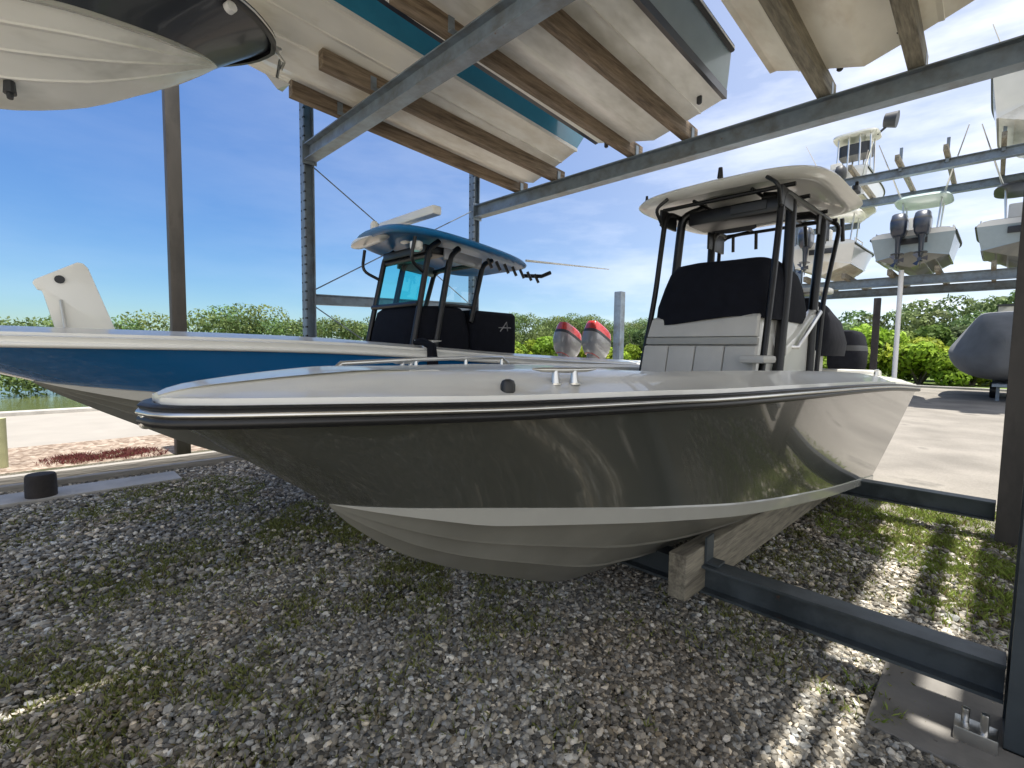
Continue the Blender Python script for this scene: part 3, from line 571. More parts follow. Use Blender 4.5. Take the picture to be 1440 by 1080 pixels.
b = MB(); b.add([(BX-.5, 3.24, 2.48), (BX+.5, 3.24, 2.48), (BX+.48, 3.39, 3.04), (BX-.48, 3.39, 3.04)], [(0, 1, 2, 3)]); b.build('windshield', 'teal_film', bb)
for p0, p1 in (((BX-.52, 3.40, 3.06), (BX+.52, 3.40, 3.06)), ((BX-.52, 3.23, 2.48), (BX+.52, 3.23, 2.48)), ((BX-.5, 4.2, 3.06), (BX+.5, 4.2, 3.06))):
    b = MB(); b.tube([p0, p1], .032, 8); b.build('window_frame', 'black_frame', bb)
b = MB(); b.box((BX, 3.52, 3.14), (.95, .34, .10)); b.build('electronics_box', 'black_frame', bb, bevel=.02)
for k in range(7):
    b = MB(); y = 4.22+k*.15; b.tube([(BX+.62, y, 3.12-.015*k), (BX+.66, y+.04, 3.00-.015*k)], .020, 8); b.build('rod_holder', 'black_frame', bb)
b = MB(); b.tube([(BX+.45, 5.08, 3.02), (BX+.70, 5.18, 3.0), (BX+.76, 5.30, 3.06)], .028, 8); b.build('rocket_launcher', 'black_frame', bb)
b = MB(); b.tube([(BX-.45, 3.22, 3.32), (BX-.45, 3.22, 3.54), (BX-.45, 3.22, 3.58)], [.055, .055, .03], 12); b.build('anchor_light', 'white_gelcoat', ht)
b = MB(); b.tube([(BX-.1, 3.5, 3.3), (BX-.1, 3.5, 3.5)], .10, 14); b.build('radar_base', 'white_gelcoat', ht)
b = MB(); b.box((BX-.1, 3.5, 3.60), (1.25, .13, .11)); b.build('radar', 'white_gelcoat', ht, bevel=.03)
b = MB(); b.tube([(BX+.75, 4.8, 3.16), (BX+.80, 6.7, 3.28)], [.018, .008], 6); b.build('outrigger_pole', 'white_gelcoat', ht)
b = MB(); b.loft([superring(BX+.5, 3.22, r_, r_, z, 16, 2) for r_, z in ((.05, 3.08), (.075, 3.11), (.075, 3.18), (.04, 3.2))]); b.build('spot_light', 'white_gelcoat', ht)
cleat(bb, BX+1.05, 3.0, 1.97, (0, 1, 0))
b = MB(); b.tube([(BX+1.02, 2.85, 2.02), (BX+1.12, 2.88, 2.03), (BX+1.25, 2.9, 1.98), (BX+1.27, 2.9, 1.8), (BX+1.24, 2.9, 1.5)], [.03, .04, .05, .06, .05], 8); b.build('fender_line', 'black_canvas', bb)
for x in (-.60, .08):
    outboard(bb, BX+x, 7.55, 2.40, 'silver_paint', .86, cap='red_paint', band='charcoal_plastic', tiltdeg=24)

# ============================================================ overhead boats
def plain_boat(name, label, cx, bow, stern, zk, half=1.2, mats=('old_bottom', 'old_bottom', 'navy_gelcoat'), flip=False, tilt=sl_, deckm='white_gelcoat', rub='black_rubber', insert='steel', dead=.36, side=.75, band=.05, strakes=(.36, .66), group=None, ybase=None, lists=None, rk=1.0):
    """bow, stern are world Y of the rail ends; zk = keel height at the stern"""
    Ln = abs(stern-bow); yb = ybase if ybase is not None else stern
    if flip: T = lambda x, y, z: (cx+x, bow-y, z+zk)
    else: T = lambda x, y, z: (cx+x, bow+y, z+zk+tilt*(bow+y-yb))
    t = thing(name, label, 'boat', (cx, (bow+stern)/2, zk), group)
    s = half/1.25; f = Ln/7.5
    rail = [(0, 0, dead+side+.42), (.06*f, .16*s, dead+side+.42), (.3*f, .42*s, dead+side+.41), (.9*f, .74*s, dead+side+.38), (1.8*f, 1.0*s, dead+side+.3), (3*f, 1.16*s, dead+side+.2), (4.6*f*(1+rk)/2, 1.23*s, dead+side+.08), (7.5*f*rk, 1.22*s, dead+side)]
    ch = [(.75*f, 0, dead+.62), (1.2*f, .32*s, dead+.55), (2*f, .68*s, dead+.38), (3*f, .92*s, dead+.2), (4.4*f, 1.06*s, dead+.06), (7.2*f, 1.08*s, dead)]
    kl = [(.75*f, dead+.61), (1.1*f, .62), (1.7*f, .3), (2.6*f, .08), (3.6*f, .01), (7.2*f, 0)]
    if lists: rail, ch, kl = lists
    make_hull(T, rail, ch, kl, list(mats), t, band=band, strakes=strakes, deckm=deckm, sole=(dead+.4 if not lists else 4.7), ck=(2.3*f, 7*f), rub=rub, insert=insert, NS=34)
    return t, T
zt = lambda y: ZB+.13+.22+(y-FRy)*sl_            # top of the bunks
h2, _ = plain_boat('powerboat', 'overhead boat with cream bottom and sky blue topside, on the leftmost pair of bunks', -6.50, -3.2, 7.45, zt(7.4)-.17, 1.22, ('old_bottom', 'old_bottom', 'teal_gelcoat'), rub='black_rubber', insert=None, side=.72)
h3, _ = plain_boat('powerboat', 'overhead boat with cream bottom and black upper topside, on the middle pair of bunks', -3.90, -3.2, 7.35, zt(7.4)-.15, 1.26, ('clean_bottom', 'navy_gelcoat', 'pale_blue_gelcoat'), side=.36, band=.11, rk=.935)
h4, _ = plain_boat('powerboat', 'overhead boat with brown stained cream hull, on the rightmost weathered bunks', -1.24, -4.2, 7.3, zt(7.4)-.13, 1.16, ('stained_bottom', 'stained_bottom', 'stained_bottom'), side=.6, rub='white_gelcoat', insert=None)
for hb, x, y, z in ((h2, -6.15, 6.75, 0), (h3, -4.75, 6.9, 0), (h3, -3.05, 6.6, 0), (h4, -1.5, 6.95, 0), (h4, -.92, 6.6, 0)):
    zz = zt(y)-.02+abs(x-hb.location.x)*.0
    b = MB(); b.loft([superring(x, y, r_, r_, zz+dz, 14, 2) for r_, dz in ((.035, .14), (.035, -.0), (.02, -.015))]); b.build('drain_fitting', 'charcoal_plastic', hb)
h1, T1 = plain_boat('powerboat', 'small pale bottomed boat with navy topside raised high at the top left, bow pointing right', -6.0, 2.08, -3.9, 0, .92, ('clean_bottom', 'band_gelcoat', 'navy_gelcoat'), flip=True, band=.03, strakes=(.3, .55, .78), lists=([(0.0, 0.0, 5.316), (0.053, 0.198, 5.309), (0.198, 0.409, 5.283), (0.462, 0.66, 5.25), (0.792, 0.845, 5.204), (1.65, 0.924, 5.151), (5.94, 0.924, 5.019)], [(0.54, 0.0, 4.90), (0.70, 0.26, 4.83), (0.93, 0.50, 4.74), (1.28, 0.71, 4.64), (1.782, 0.858, 4.531), (2.64, 0.911, 4.359), (5.94, 0.911, 4.161)], [(0.54, 4.895), (0.80, 4.69), (1.19, 4.38), (1.716, 4.055), (2.244, 3.884), (3.036, 3.805), (5.94, 3.765)]))
b = MB(); b.box(T1(0, .08, 5.33), (.11, .36, .035)); b.tube([T1(0, -.06, 5.31), T1(0, -.14, 5.22), T1(0, -.1, 5.12)], .02, 8); b.build('anchor_roller', 'steel', h1, bevel=.006)
b = MB(); b.tube([T1(-.01, -.1, 5.24), T1(0, -.06, 5.02)], .016, 8); b.add([T1(-.12, -.16, 4.95), T1(.12, -.16, 4.95), T1(.015, .08, 5.02), T1(-.015, .08, 5.05), T1(0, -.06, 4.9)], [(0, 1, 4), (1, 2, 4), (2, 3, 4), (3, 0, 4), (0, 1, 2, 3)]); b.build('anchor', 'steel', h1)
b = MB(); b.tube([T1(.24, 2.1, 4.06), T1(.25, 2.1, 3.96)], [.035, .042], 10); b.tube([T1(.25, 2.1, 3.96), T1(.26, 2.1, 3.92)], [.024, .02], 10); b.build('thruhull_fitting', 'charcoal_plastic', h1)
b = MB(); b.tube([T1(.70, .62, 5.12), T1(.76, .60, 5.13)], .05, 14); b.build('docking_light', 'sign_white', h1)
fk = thing('forklift', 'tall marina forklift carrying the small navy sided boat, out beyond the left edge', 'forklift', (-6.0, -8, 0))
b = MB(); b.box((-6.0, -9.5, 1.5), (2.4, 4.2, 1.5)); b.box((-6.0, -11.2, 1.4), (2.3, .9, 2.0)); b.build('chassis', 'tan_canvas', fk, bevel=.12)
b = MB(); b.box((-6.0, -9.2, 2.9), (1.3, 1.5, 1.4)); b.build('cab', 'charcoal_plastic', fk, bevel=.08)
for sx in (-.75, .75):
    b = MB(); b.box((-6.0+sx, -6.9, 3.6), (.18, .3, 6.8)); b.build('mast_rail', 'painted_steel', fk, bevel=.01)
    b = MB(); b.box((-6.0+sx*.55, -4.4, 3.68), (.2, 4.8, .09)); b.box((-6.0+sx*.55, -6.75, 4.3), (.2, .1, 1.3)); b.build('fork', 'painted_steel', fk, bevel=.01)
    for y in (-7.9, -11.0): b = MB(); b.tube([(-6.0+sx*1.8-.25, y, .75), (-6.0+sx*1.8+.25, y, .75)], .75, 24); b.build('wheel', 'black_rubber', fk, bevel=.06)
b = MB(); b.box((-6.0, -6.78, 4.4), (1.7, .12, .5)); b.build('carriage', 'painted_steel', fk, bevel=.01)
for i, (cx, lb) in enumerate(((2.02, 'white_gelcoat'), (4.85, 'navy_gelcoat'))):  # unseen neighbours added to shade the ground and darken hull reflections
    plain_boat('powerboat', ('unseen overhead boat added for shade in the next bay to the right, nearest the post', 'second unseen overhead boat added for shade in the next bay to the right')[i], cx, -4.2, 7.4, zt(7.4)-.15, 1.25, ('clean_bottom', 'clean_bottom', lb))

# unseen upper level of the near rack, added to shade the yard
for x0 in (-7.1, -5.9, -4.4, -3.2, -1.6, -.3, 2.0, 3.2):
    bo = bunk(x0, 2.66, 6.9, 9.45, 9.25, 'grey_wood', h=.22, wd=.13)
bunk(.84, 2.0, 7.6, 9.45, 9.25, 'grey_wood', h=.22, wd=.17)  # extra unseen plank added to cast the dark stripe across the sunlit gravel
for cxx, ww in ((.60, .10), (.94, .42)):       # unseen planks added to cut the sunlit strip on the gravel into streaks
    b = MB(); b.box((cxx, .3, 9.38), (ww, 5.9, .05)); b.build('shade_board', 'grey_wood', rack, bevel=.005)
beam_part((FLx+.09, FRy, 9.2), (FRx+8.5, FRy, 9.2), .26, .2); beam_part((FLx+.09, RRy, 9.0), (FRx+8.5, RRy, 9.0), .26, .2)
for cx, lb in ((-6.38, 'unseen third level boat added for shade above the sky blue sided boat'), (-3.56, 'unseen third level boat added for shade above the black banded boat'), (-.74, 'unseen third level boat added for shade above the brown stained hull'), (2.62, 'unseen third level boat added for shade above the next bay on the right')):  # unseen boats added to block sun coming through the gaps below
    plain_boat('powerboat', lb, cx, -4.6, 6.5, 9.9, 1.42 if cx < 0 else 1.3, ('clean_bottom', 'band_gelcoat', 'white_gelcoat'))

# ============================================================ far rack and its boats
fr_ = thing('boat_rack', 'distant steel storage rack with boats on two levels across the lot at the right', 'storage rack', (0, 25, 0))
def fbeam(x0, x1, y, z, h=.36): beam_part((x0, y, z), (x1, y, z), h, .3, 'galvanized', parent=fr_)
fbeam(-6.8, 6, 25, 4.95); fbeam(-7.5, 6, 28.9, 4.95); fbeam(-6.8, 6, 25, 9.25, .34); fbeam(-7.5, 6, 28.9, 9.25, .34); fbeam(-8.6, -6.0, 30.8, 9.5, .3); fbeam(-8.6, -6.0, 34.6, 9.5, .3)
for x in (-6.85, 6.1):
    for y in (25, 28.9): punched_post(x-(y-25)*.18*(x < 0), y, 9.45 if x < 0 else 13, 'galvanized', holes=False, par=fr_, wd=.3)
for x in (-6.0, -4.6, -3.1, -1.7, -.2, 1.2, 3.2, 4.4):
    for z in ((5.2, 9.55)):
        b = MB(); b.box((x, 26.9, z+.0), (.14, 6.0, .22)); b.build('bunk_board', 'grey_wood', fr_, bevel=.01)
for x in (-3.1, -1.7, -.2):
    b = MB(); b.box((x, 24.9, 9.75), (.10, .08, .9)); b.build('bunk_stop', 'galvanized', fr_)
def ttop(t, cx, y, z, zd, hx=.95, hy=1.2, m='white_gelcoat', leg='steel'):
    b = MB(); b.loft([superring(cx, y, hx*.9, hy*.9, z-.04, 28, 3.5), superring(cx, y, hx, hy, z, 28, 3.5), superring(cx, y, hx*.92, hy*.92, z+.1, 28, 3.5)]); b.build('hardtop', m, t, ang=60)
    for sx in (-1, 1):
        for yy in (-.7, .6): b = MB(); b.tube([(cx+sx*.5, y+yy, zd), (cx+sx*.62, y+yy*.8, z)], .035, 6); b.build('frame_leg', leg, t)
    b = MB(); b.loft([superring(cx, y, .5, .6, zd-.8, 20, 6), superring(cx, y-.05, .45, .5, zd+.55, 20, 6)]); b.build('console', 'white_gelcoat', t)
def far_boat(label, cx, ystern, zk, L_, half, mats, motors, top=None, mm='engine_navy', dead=.42, side=.75, mz=1.75, msc=1.15, tm='white_gelcoat'):
    t, T = plain_boat('powerboat', label, cx, ystern+L_, ystern, zk, half, mats, flip=True, side=side, dead=dead)
    for dx in motors: outboard(t, cx+dx, ystern-.35, zk+mz, mm, msc, sgn=-1, band='charcoal_plastic')
    if top: ttop(t, cx, ystern+3.2, zk+top, zk+dead+side+.1, m=tm)
    zr = zk+dead+side
    for sx in (-1, 1):
        b = MB(); b.tube([(cx+sx*half*.55, ystern+2.5, zr+(top or 1.2)-1.0), (cx+sx*half*1.05, ystern+1.0, zr+(top or 1.2)+.9)], [.035, .015], 6); b.build('outrigger', 'steel', t)
        b = MB(); b.tube([(cx+sx*half*.9, ystern+.5, zr+.05), (cx+sx*half*.9, ystern+.5, zr+.28), (cx+sx*half*.92, ystern+1.9, zr+.30), (cx+sx*half*.92, ystern+1.9, zr+.05)], .025, 6); b.build('stern_rail', 'steel', t)
    b = MB(); b.box((cx, ystern-.02, zr-.22), (half*.75, .06, .22)); b.build('transom_door', 'charcoal_plastic', t, bevel=.02)
    b = MB(); b.box((cx-.25, ystern+1.7, zr+.55), (.5, .35, .9)); b.build('helm_seat', 'vinyl', t, bevel=.06)
    return t
gm = ('cream_bottom', 'band_gelcoat', 'pale_blue_gelcoat')
far_boat('small pale boat with a single dark motor on the far rack, nearest the grey boat', -5.45, 23.9, 5.35, 7.2, 1.2, ('stained_bottom', 'band_gelcoat', 'white_gelcoat'), (-.5,), 3.0, mz=1.95, msc=1.25)
far_boat('pale boat with twin dark motors and seafoam hardtop in the middle of the far rack', -2.5, 23.9, 5.35, 7.6, 1.28, gm, (-.34, .34), 3.1, mz=1.95, msc=1.3, tm='seafoam')
far_boat('blue sided boat on the far rack half hidden by the right post', .55, 23.9, 5.35, 7.4, 1.3, ('cream_bottom', 'band_gelcoat', 'pale_blue_gelcoat'), (.2,), 3.0, mz=1.95, msc=1.3, tm='navy_gelcoat')
t = far_boat('white boat with a tall tower on the upper rack behind the grey hardtop corner', -6.45, 29.8, 9.72, 9.0, 1.5, ('clean_bottom', 'band_gelcoat', 'white_gelcoat'), (-.4, .4), None, mm='charcoal_plastic', side=1.15, mz=1.75, msc=1.1)
tx, tyy = -6.1, 33.0
b = MB(); b.loft([superring(tx, tyy, 1.05, 1.0, z, 24, 4) for z in (13.9, 14.0)]); b.build('hardtop', 'white_gelcoat', t)
for sx in (-.8, -.28, .28, .8):
    for sy in (-.6, .6): b = MB(); b.tube([(tx+sx, tyy+sy, 11.2), (tx+sx*.9, tyy+sy, 13.9)], .045, 6); b.build('tower_leg', 'steel', t)
b = MB(); b.loft([superring(tx, tyy, .75, .6, z, 20, 5) for z in (12.9, 13.5)]); b.build('tower_bag', 'charcoal_plastic', t)
b = MB(); b.tube([(tx+.9, tyy, 13.9), (tx+1.6, tyy-.1, 14.4)], .06, 6); b.tube([(tx+1.2, tyy-.1, 14.5), (tx+1.75, tyy-.1, 14.4)], [.34, .42], 14); b.build('radar', 'charcoal_plastic', t)
far_boat('large white hulled boat on the upper level of the far rack at the right edge', .9, 23.7, 9.7, 8.6, 1.55, ('clean_bottom', 'band_gelcoat', 'white_gelcoat'), (0,), None, side=1.4, dead=.55, mz=2.6, mm='silver_paint')

# covered boat on a trailer, right
cb = thing('covered_boat', 'boat under a slate grey canvas cover parked on a trailer beyond the lot', 'covered boat', (.35, 33, 0))
b = MB(); secs = []
half_ = [(0, .85), (.9, .95), (1.55, 1.25), (1.95, 1.9), (2.05, 2.35), (1.9, 2.6), (1.45, 3.3), (1.0, 4.0), (.9, 4.12), (.4, 4.2), (0, 4.2)]
for y, f, zo, zs in ((29.0, .12, 1.2, .35), (29.5, .55, .6, .55), (30.4, .85, .2, .8), (31.5, 1, 0, .97), (34, 1.0, 0, 1.0), (36, .98, 0, .95), (38, .9, .1, .8)):
    hp = half_+[(-x, z) for x, z in reversed(half_[1:-1])]
    secs.append([(.35+x*f+.03*math.sin(3*z+y), y, zo+z*zs+.04*math.sin(4*x+2*y)) for x, z in hp])
b.loft(secs, cap=True); b.build('canvas_cover', 'tan_canvas', cb, ang=75, sub=1)
b = MB(); b.box((1.1, 33.5, .72), (2.2, 8, .12)); b.box((.2, 30.5, .4), (.12, .12, .8)); b.box((2.0, 30.5, .4), (.12, .12, .8)); b.build('trailer_frame', 'galvanized', cb)
for x in (.05, 2.15):
    for y in (32.6, 33.6): b = MB(); b.tube([(x-.12, y, .36), (x+.12, y, .36)], .36, 20); b.build('wheel', 'black_rubber', cb, bevel=.03)
tr = thing('box_truck', 'pale grey flat roofed box standing behind the covered boat', 'truck body', (3, 46, 0))
b = MB(); b.box((3.5, 48, 3.6), (7, 5, 3.4)); b.box((3.5, 48, 1.6), (6.6, 4.6, .3)); b.build('cargo_box', 'concrete', tr, bevel=.05)
b = MB()
for x in (1, 2.2, 5.4): b.tube([(x, 45.7, .5), (x, 46.1, .5)], .5, 20)
b.build('wheel', 'black_rubber', tr)
b = MB(); b.box((3.5, 48, 5.36), (7.1, 5.1, .14)); b.build('roof_edge', 'charcoal_plastic', tr)

# ------------------------------------------------------------ scattered gravel, grass, foliage
def unproj(px, py, z=0):
    d = FW+RT*((px-720)/678.2)-UP*((py-540)/678.2); t = (z-1.95)/d.z; return Vector((d.x*t, d.y*t, z))
patches = [((440, 735), .55, 1.), ((520, 745), .4, .9), ((600, 770), .45, .8), ((200, 805), .55, .5), ((320, 790), .5, .5), ((80, 960), .35, .8), ((40, 1000), .3, .8), ((200, 965), .25, .8), ((330, 960), .18, .6), ((400, 880), .3, .5), ((560, 830), .35, .9), ((700, 850), .4, .6), ((250, 700), .8, .7), ((60, 740), .6, .25), ((1300, 760), .55, 1.), ((1370, 850), .35, .9), ((1390, 800), .5, .8), ((1330, 720), .6, .5), ((1210, 990), .15, .9), ((1060, 900), .35, .25), ((830, 1000), .3, .25), ((140, 1040), .3, .6), ((1180, 720), .5, .5), ((620, 920), .3, .35), ((470, 1000), .2, .5), ((350, 1060), .2, .5)]
PP = [(unproj(*p), r_*1.0, s_) for p, r_, s_ in patches]
def nz2(x, y, f, seed):
    return (np.sin(x*f+seed)*np.cos(y*f*1.3+seed*2)+np.sin((x+y)*f*1.9+seed*3)*.6+np.cos((x-y*1.4)*f*3.1+seed)*.4+np.sin(x*f*6.3+y*f*4.1)*.3)/2.3
def pmask(x, y):
    m = np.zeros_like(x)
    for p, r_, s_ in PP:
        d = np.hypot(x-p.x, y-p.y)/r_; m = np.maximum(m, s_*np.clip(1.3-d, 0, 1))
    return np.clip(m+.35*nz2(x, y, 3.0, 1.3)*(m > 0.02), 0, 1)
def scatter_stones(n, x0, x1, y0, y1, sz, keep, name):
    x = rng.uniform(x0, x1, n*4); y = rng.uniform(y0, y1, n*4)
    d = np.stack([x, y, np.full_like(x, -1.95)], 1); z = d @ np.array(FW); px = 720+678.2*(d @ np.array(RT))/z; py = 540-678.2*(d @ np.array(UP))/z
    ok = (z > .3) & (px > -120) & (px < 1560) & (py < 1200) & keep(x, y); g = pmask(x, y)
    ok &= rng.random(n*4) > g*.8
    x, y = x[ok][:n], y[ok][:n]; n = len(x)
    t = (1+5**.5)/2; V = np.array([(-1, t, 0), (1, t, 0), (-1, -t, 0), (1, -t, 0), (0, -1, t), (0, 1, t), (0, -1, -t), (0, 1, -t), (t, 0, -1), (t, 0, 1), (-t, 0, -1), (-t, 0, 1)], float); V /= np.linalg.norm(V[0])
    F = np.array([(0, 11, 5), (0, 5, 1), (0, 1, 7), (0, 7, 10), (0, 10, 11), (1, 5, 9), (5, 11, 4), (11, 10, 2), (10, 7, 6), (7, 1, 8), (3, 9, 4), (3, 4, 2), (3, 2, 6), (3, 6, 8), (3, 8, 9), (4, 9, 5), (2, 4, 11), (6, 2, 10), (8, 6, 7), (9, 8, 1)])
    s = sz*np.exp(np.clip(rng.normal(0, .36, n), -.9, .62))*.5; sc = np.stack([s*rng.uniform(.8, 1.35, n), s*rng.uniform(.7, 1.1, n), s*rng.uniform(.45, .8, n)], 1)
    a = rng.uniform(0, 2*np.pi, n); ca, sa = np.cos(a), np.sin(a); tl = rng.normal(0, .35, n); ct, st = np.cos(tl), np.sin(tl)
    P = V[None]*(1+rng.normal(0, .22, (n, 12, 1)))*sc[:, None]
    X, Y, Z = P[..., 0], P[..., 1], P[..., 2]; Y, Z = Y*ct[:, None]-Z*st[:, None], Y*st[:, None]+Z*ct[:, None]
    X, Y = X*ca[:, None]-Y*sa[:, None], X*sa[:, None]+Y*ca[:, None]
    base = s*rng.uniform(.15, .9, n)+.02*np.clip(nz2(x, y, 1.6, 4), -1, 1)*.5
    P = np.stack([X+x[:, None], Y+y[:, None], Z+base[:, None]], 2).reshape(-1, 3)
    T_ = (F[None]+np.arange(n)[:, None, None]*12).reshape(-1, 3)
    val = np.clip(rng.lognormal(-1.42, .58, n), .03, .7); val *= 1+.25*nz2(x, y, 1.1, 9)
    hue = rng.normal(0, 1, n); c = np.stack([val*(1.07+.04*hue), val*1.0, val*(.86-.05*hue)], 1); warm = nz2(x, y, .9, 2) > .25
    c[warm] *= (1.05, 1.0, .95)
    return tag(rawmesh(name, P, T_, 'stone', np.repeat(c, 12, 0)), 'crushed grey and tan gravel covering the yard under the boats', 'gravel', kind='stuff')
near = lambda x, y: ~((x > -.38) & (abs(y-FRy+.05) < .38) & (rng.random(len(x)) < .93)) & (y < 7.35) & (x > -9.0) & ~((x > -8.75) & (x < -8.15) & (y < 1.5))
scatter_stones(90000, -4.6, .7, -.4, 4.7, .024, lambda x, y: near(x, y) & (np.hypot(x, y) < 4.6), 'gravel')
scatter_stones(100000, -9.2, .8, -1., 7.4, .030, lambda x, y: near(x, y) & (np.hypot(x, y) >= 4.5), 'gravel')
def grass(n, pts, name, hscale=1., cols=((.05, .085, .018), (.10, .14, .03)), label='', r0=1.):
    xs, ys, ms = [], [], []
    tot = sum(r_*r_*s_ for _, r_, s_ in pts)
    for p, r_, s_ in pts:
        k = int(n*r_*r_*s_/tot); a = rng.uniform(0, 2*np.pi, k); q = r_*np.sqrt(rng.random(k))*1.25; x_, y_ = p.x+q*np.cos(a), p.y+q*np.sin(a)
        cl = nz2(x_, y_, 5.0, 3.3)+nz2(x_, y_, 11, 1.)*.7; ok = rng.random(k) < np.clip(.45+cl*.9, .03, 1)
        xs.append(x_[ok]); ys.append(y_[ok])
    x = np.concatenate(xs); y = np.concatenate(ys); n = len(x); h = rng.uniform(.02, .085, n)*hscale; a = rng.uniform(0, 2*np.pi, n); wd = rng.uniform(.003, .007, n); ln = rng.uniform(.2, 1.0, n)*h; la = rng.uniform(0, 2*np.pi, n)
    dx, dy = np.cos(a)*wd, np.sin(a)*wd
    P = np.stack([np.stack([x-dx, y-dy, np.full(n, .005)], 1), np.stack([x+dx, y+dy, np.full(n, .005)], 1), np.stack([x+dx*.7+np.cos(la)*ln*.4, y+dy*.7+np.sin(la)*ln*.4, h*.65], 1), np.stack([x+np.cos(la)*ln, y+np.sin(la)*ln, h], 1)], 1).reshape(-1, 3)
    T_ = (np.array([(0, 1, 2), (0, 2, 3)])[None]+np.arange(n)[:, None, None]*4).reshape(-1, 3)
    f = rng.random((n, 1)); c = np.array(cols[0])*(1-f)+np.array(cols[1])*f; dry = rng.random(n) < .10; c[dry] = (.16, .13, .06)
    return tag(rawmesh(name, P, T_, 'grass_mat', np.repeat(c, 4, 0)), label, 'grass', kind='stuff')
moss = [(Vector((x_, y_, 0)), .5, .16) for x_, y_ in zip(rng.uniform(-6, -.6, 60), rng.uniform(0, 6.5, 60)) if not (x_ > -2.2 and y_ < 3)]
grass(130000, PP+moss, 'grass', .7, ((.12, .14, .035), (.30, .31, .11)), label='low green grass and weeds growing in patches through the gravel')
sp = [(Vector((-10.75+rng.normal(0, .15), .35+.13*k, 0)), .22+.1*rng.random(), .7) for k in range(9)]
grass(9000, sp, 'groundcover', .9, ((.13, .03, .035), (.22, .08, .07)), 'reddish creeping groundcover on the shell gravel strip')
sunny = [(unproj(1295, 762), .75, 1.), (unproj(1385, 800), .6, 1.), (unproj(1350, 722), .7, .8), (unproj(1395, 870), .4, 1.), (unproj(1205, 985), .16, .8), (unproj(1255, 720), .5, .6)]
grass(26000, sunny, 'grass', .9, ((.15, .22, .04), (.34, .42, .10)), 'bright green weeds in the sunny strip near the right hand posts')
# shell gravel pieces
def leafcloud(cent, rad, n, lsz, name, base=(.06, .11, .03), tip=(.13, .19, .05), hue=None, parent=None, m='leaf', flat=.9):
    """leaf sized faces spread through ellipsoid clumps"""
    cent = np.array(cent); rad = np.array(rad); K = len(cent); wts = (rad[:, 0]*rad[:, 2]); wts = wts/wts.sum(); idx = rng.choice(K, n, p=wts)
    d = rng.normal(size=(n, 3)); d /= np.linalg.norm(d, axis=1)[:, None]; d[:, 2] = np.abs(d[:, 2])*np.where(rng.random(n) < .8, 1, -1)
    rr = rng.uniform(.55, 1.08, n)**.6; P0 = cent[idx]+d*rad[idx]*rr[:, None]
    nrm = d+rng.normal(0, .55, (n, 3)); nrm /= np.linalg.norm(nrm, axis=1)[:, None]; u = np.cross(nrm, rng.normal(size=(n, 3))); u /= np.linalg.norm(u, axis=1)[:, None]; v = np.cross(nrm, u)
    s = (lsz*rng.uniform(.6, 1.4, n))[:, None]
    P = np.stack([P0-u*s, P0+v*s*.5, P0+u*s, P0-v*s*.5], 1).reshape(-1, 3)
    T_ = np.arange(n*4).reshape(-1, 4); f = np.clip(rng.normal(.45, .28, (n, 1)), 0, 1)
    cc = np.array(base)*(1-f)+np.array(tip)*f
    kc = rng.uniform(.72, 1.25, (K, 1))*np.array([1, 1, 1]); kc[:, 0] *= rng.uniform(.85, 1.2, K); c = cc*kc[idx]
    if hue is not None: c = c*hue[idx]
    o = rawmesh(name, P, T_, m, np.repeat(c, 4, 0), nper=4)
    if parent is not None: o.parent = parent
    return o
# mangrove wood along the far bank and behind the lot
cent, rad = [], []
def top(px):  # visible skyline heights by pixel column, kept loosely
    return 1
for y in np.arange(-28, 62, 1.15):
    hgt = 2.75+1.1*(.5+.5*math.sin(y*.35)*math.cos(y*.11+1))+.45*math.sin(y*.83+1)*math.sin(y*.23)+max(0, y-5)*.05
    hgt += rng.normal(0, .3)
    for r_ in range(2):
        x = -28.6-r_*2.2+rng.normal(0, .5)
        for z in np.arange(.4, hgt-.6, 1.3): cent.append((x-(z*.25), y+rng.normal(0, .4), z-.3)); rad.append((1.1, 1.1, 1.0))
        cent.append((x-1, y, hgt-.9+rng.normal(0, .22))); rad.append((1.2, 1.25, .9))
wood1 = leafcloud(cent, rad, 260000, .085, 'mangrove_wood', (.055, .095, .035), (.20, .29, .09))
tag(wood1, 'belt of mangroves lining the far side of the canal', 'mangroves', kind='stuff')
cent, rad = [], []
for x in np.arange(-62, 34, 2.0):
    for r_ in range(3):
        y = 64+r_*4+rng.normal(0, .8)+abs(x+10)*.05; hgt = 4.7+r_*1.0+1.2*math.sin(x*.21+r_)+.7*math.sin(x*.9)+max(0, x+14)*.055
        for z in np.arange(.6, hgt-1, 1.9): cent.append((x+rng.normal(0, .6), y, z)); rad.append((1.7, 1.6, 1.4))
        cent.append((x+rng.normal(0, .6), y, hgt-1+rng.normal(0, .3))); rad.append((1.8, 1.7, 1.3))
wood2 = leafcloud(cent, rad, 120000, .24, 'mangrove_wood', (.07, .11, .045), (.20, .28, .10))
tag(wood2, 'dense green wood rising behind the bushes on the right', 'woodland', kind='stuff')
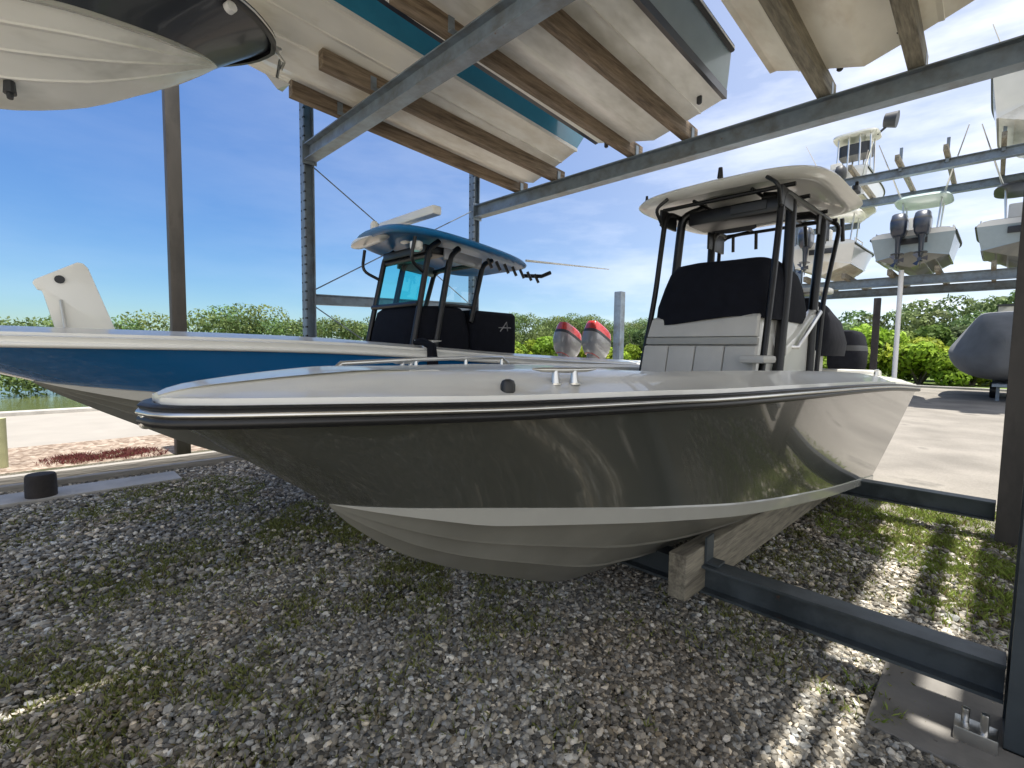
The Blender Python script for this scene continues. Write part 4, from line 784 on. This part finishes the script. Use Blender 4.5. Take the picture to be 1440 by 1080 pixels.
def bush(label, x, y, r_, h, base, tip, n=5200):
    t = thing('bush', label, 'bush', (x, y, 0), 'bushes beyond the yard')
    c, q = [], []
    for k in range(16):
        a = rng.uniform(0, 6.28); d = r_*rng.random()**.6*.7; z = h*rng.uniform(.2, .82)*(1-.35*(d/r_)**2); c.append((d*math.cos(a), d*math.sin(a), z)); e = r_*rng.uniform(.28, .46); q.append((e, e, e*.8))
    cr = leafcloud(c, q, n, .12*r_**.5, 'crown', base, tip, parent=t); ORG[cr] = ORG[t]
    b = MB()
    for k in range(5):
        a = k*1.26+.3; b.tube([(x, y, -.1), (x+.25*r_*math.cos(a), y+.25*r_*math.sin(a), h*.3), (x+.6*r_*math.cos(a), y+.6*r_*math.sin(a), h*.72)], [.09, .06, .02], 6)
    b.build('trunk', 'bark', t)
LG = ((.15, .24, .025), (.34, .46, .05)); MG = ((.08, .14, .03), (.19, .28, .06)); DG = ((.04, .075, .03), (.09, .14, .05))
bs = [(-9.8, 44, 2.8, 3.3, LG, 'lime green bush just left of the thin black post'), (-6.6, 45, 3.0, 4.0, LG, 'tall lime green bush between the black post and the white pole'), (-3.6, 44, 2.7, 3.0, LG, 'lime green bush right of the white pole'),
      (-1.0, 45.5, 2.3, 2.5, LG, 'low yellow green bush left of the covered boat'), (-4.0, 50, 3.0, 5.0, MG, 'mid green tree like bush behind the lime bushes'), (-.5, 52, 3.2, 4.6, DG, 'dark green bush behind the covered boat bow'),
      (-13.5, 47, 3, 3.4, MG, 'mid green bush behind the stern canopy of the grey boat'), (-27.6, 36.5, 2.2, 3.3, LG, 'lime green bush left of the grey steel post'), (-26.6, 41.5, 2.2, 3.0, LG, 'lime bush between steel post and black covered console'),
      (-25.5, 44.5, 2.6, 5.2, DG, 'dark rounded tree right of the grey steel post'), (-27.6, 31.5, 2.2, 3.0, LG, 'lime green bush behind the red topped motors'), (-27.8, 26.5, 2.1, 2.9, LG, 'lime green bush right of the black covered seat'), (-21, 50, 3, 4, MG, 'mid green bush glimpsed behind the hardtop legs')]
for x, y, r_, h, (ba, ti), lb in bs: bush(lb, x, y, r_, h, ba, ti)
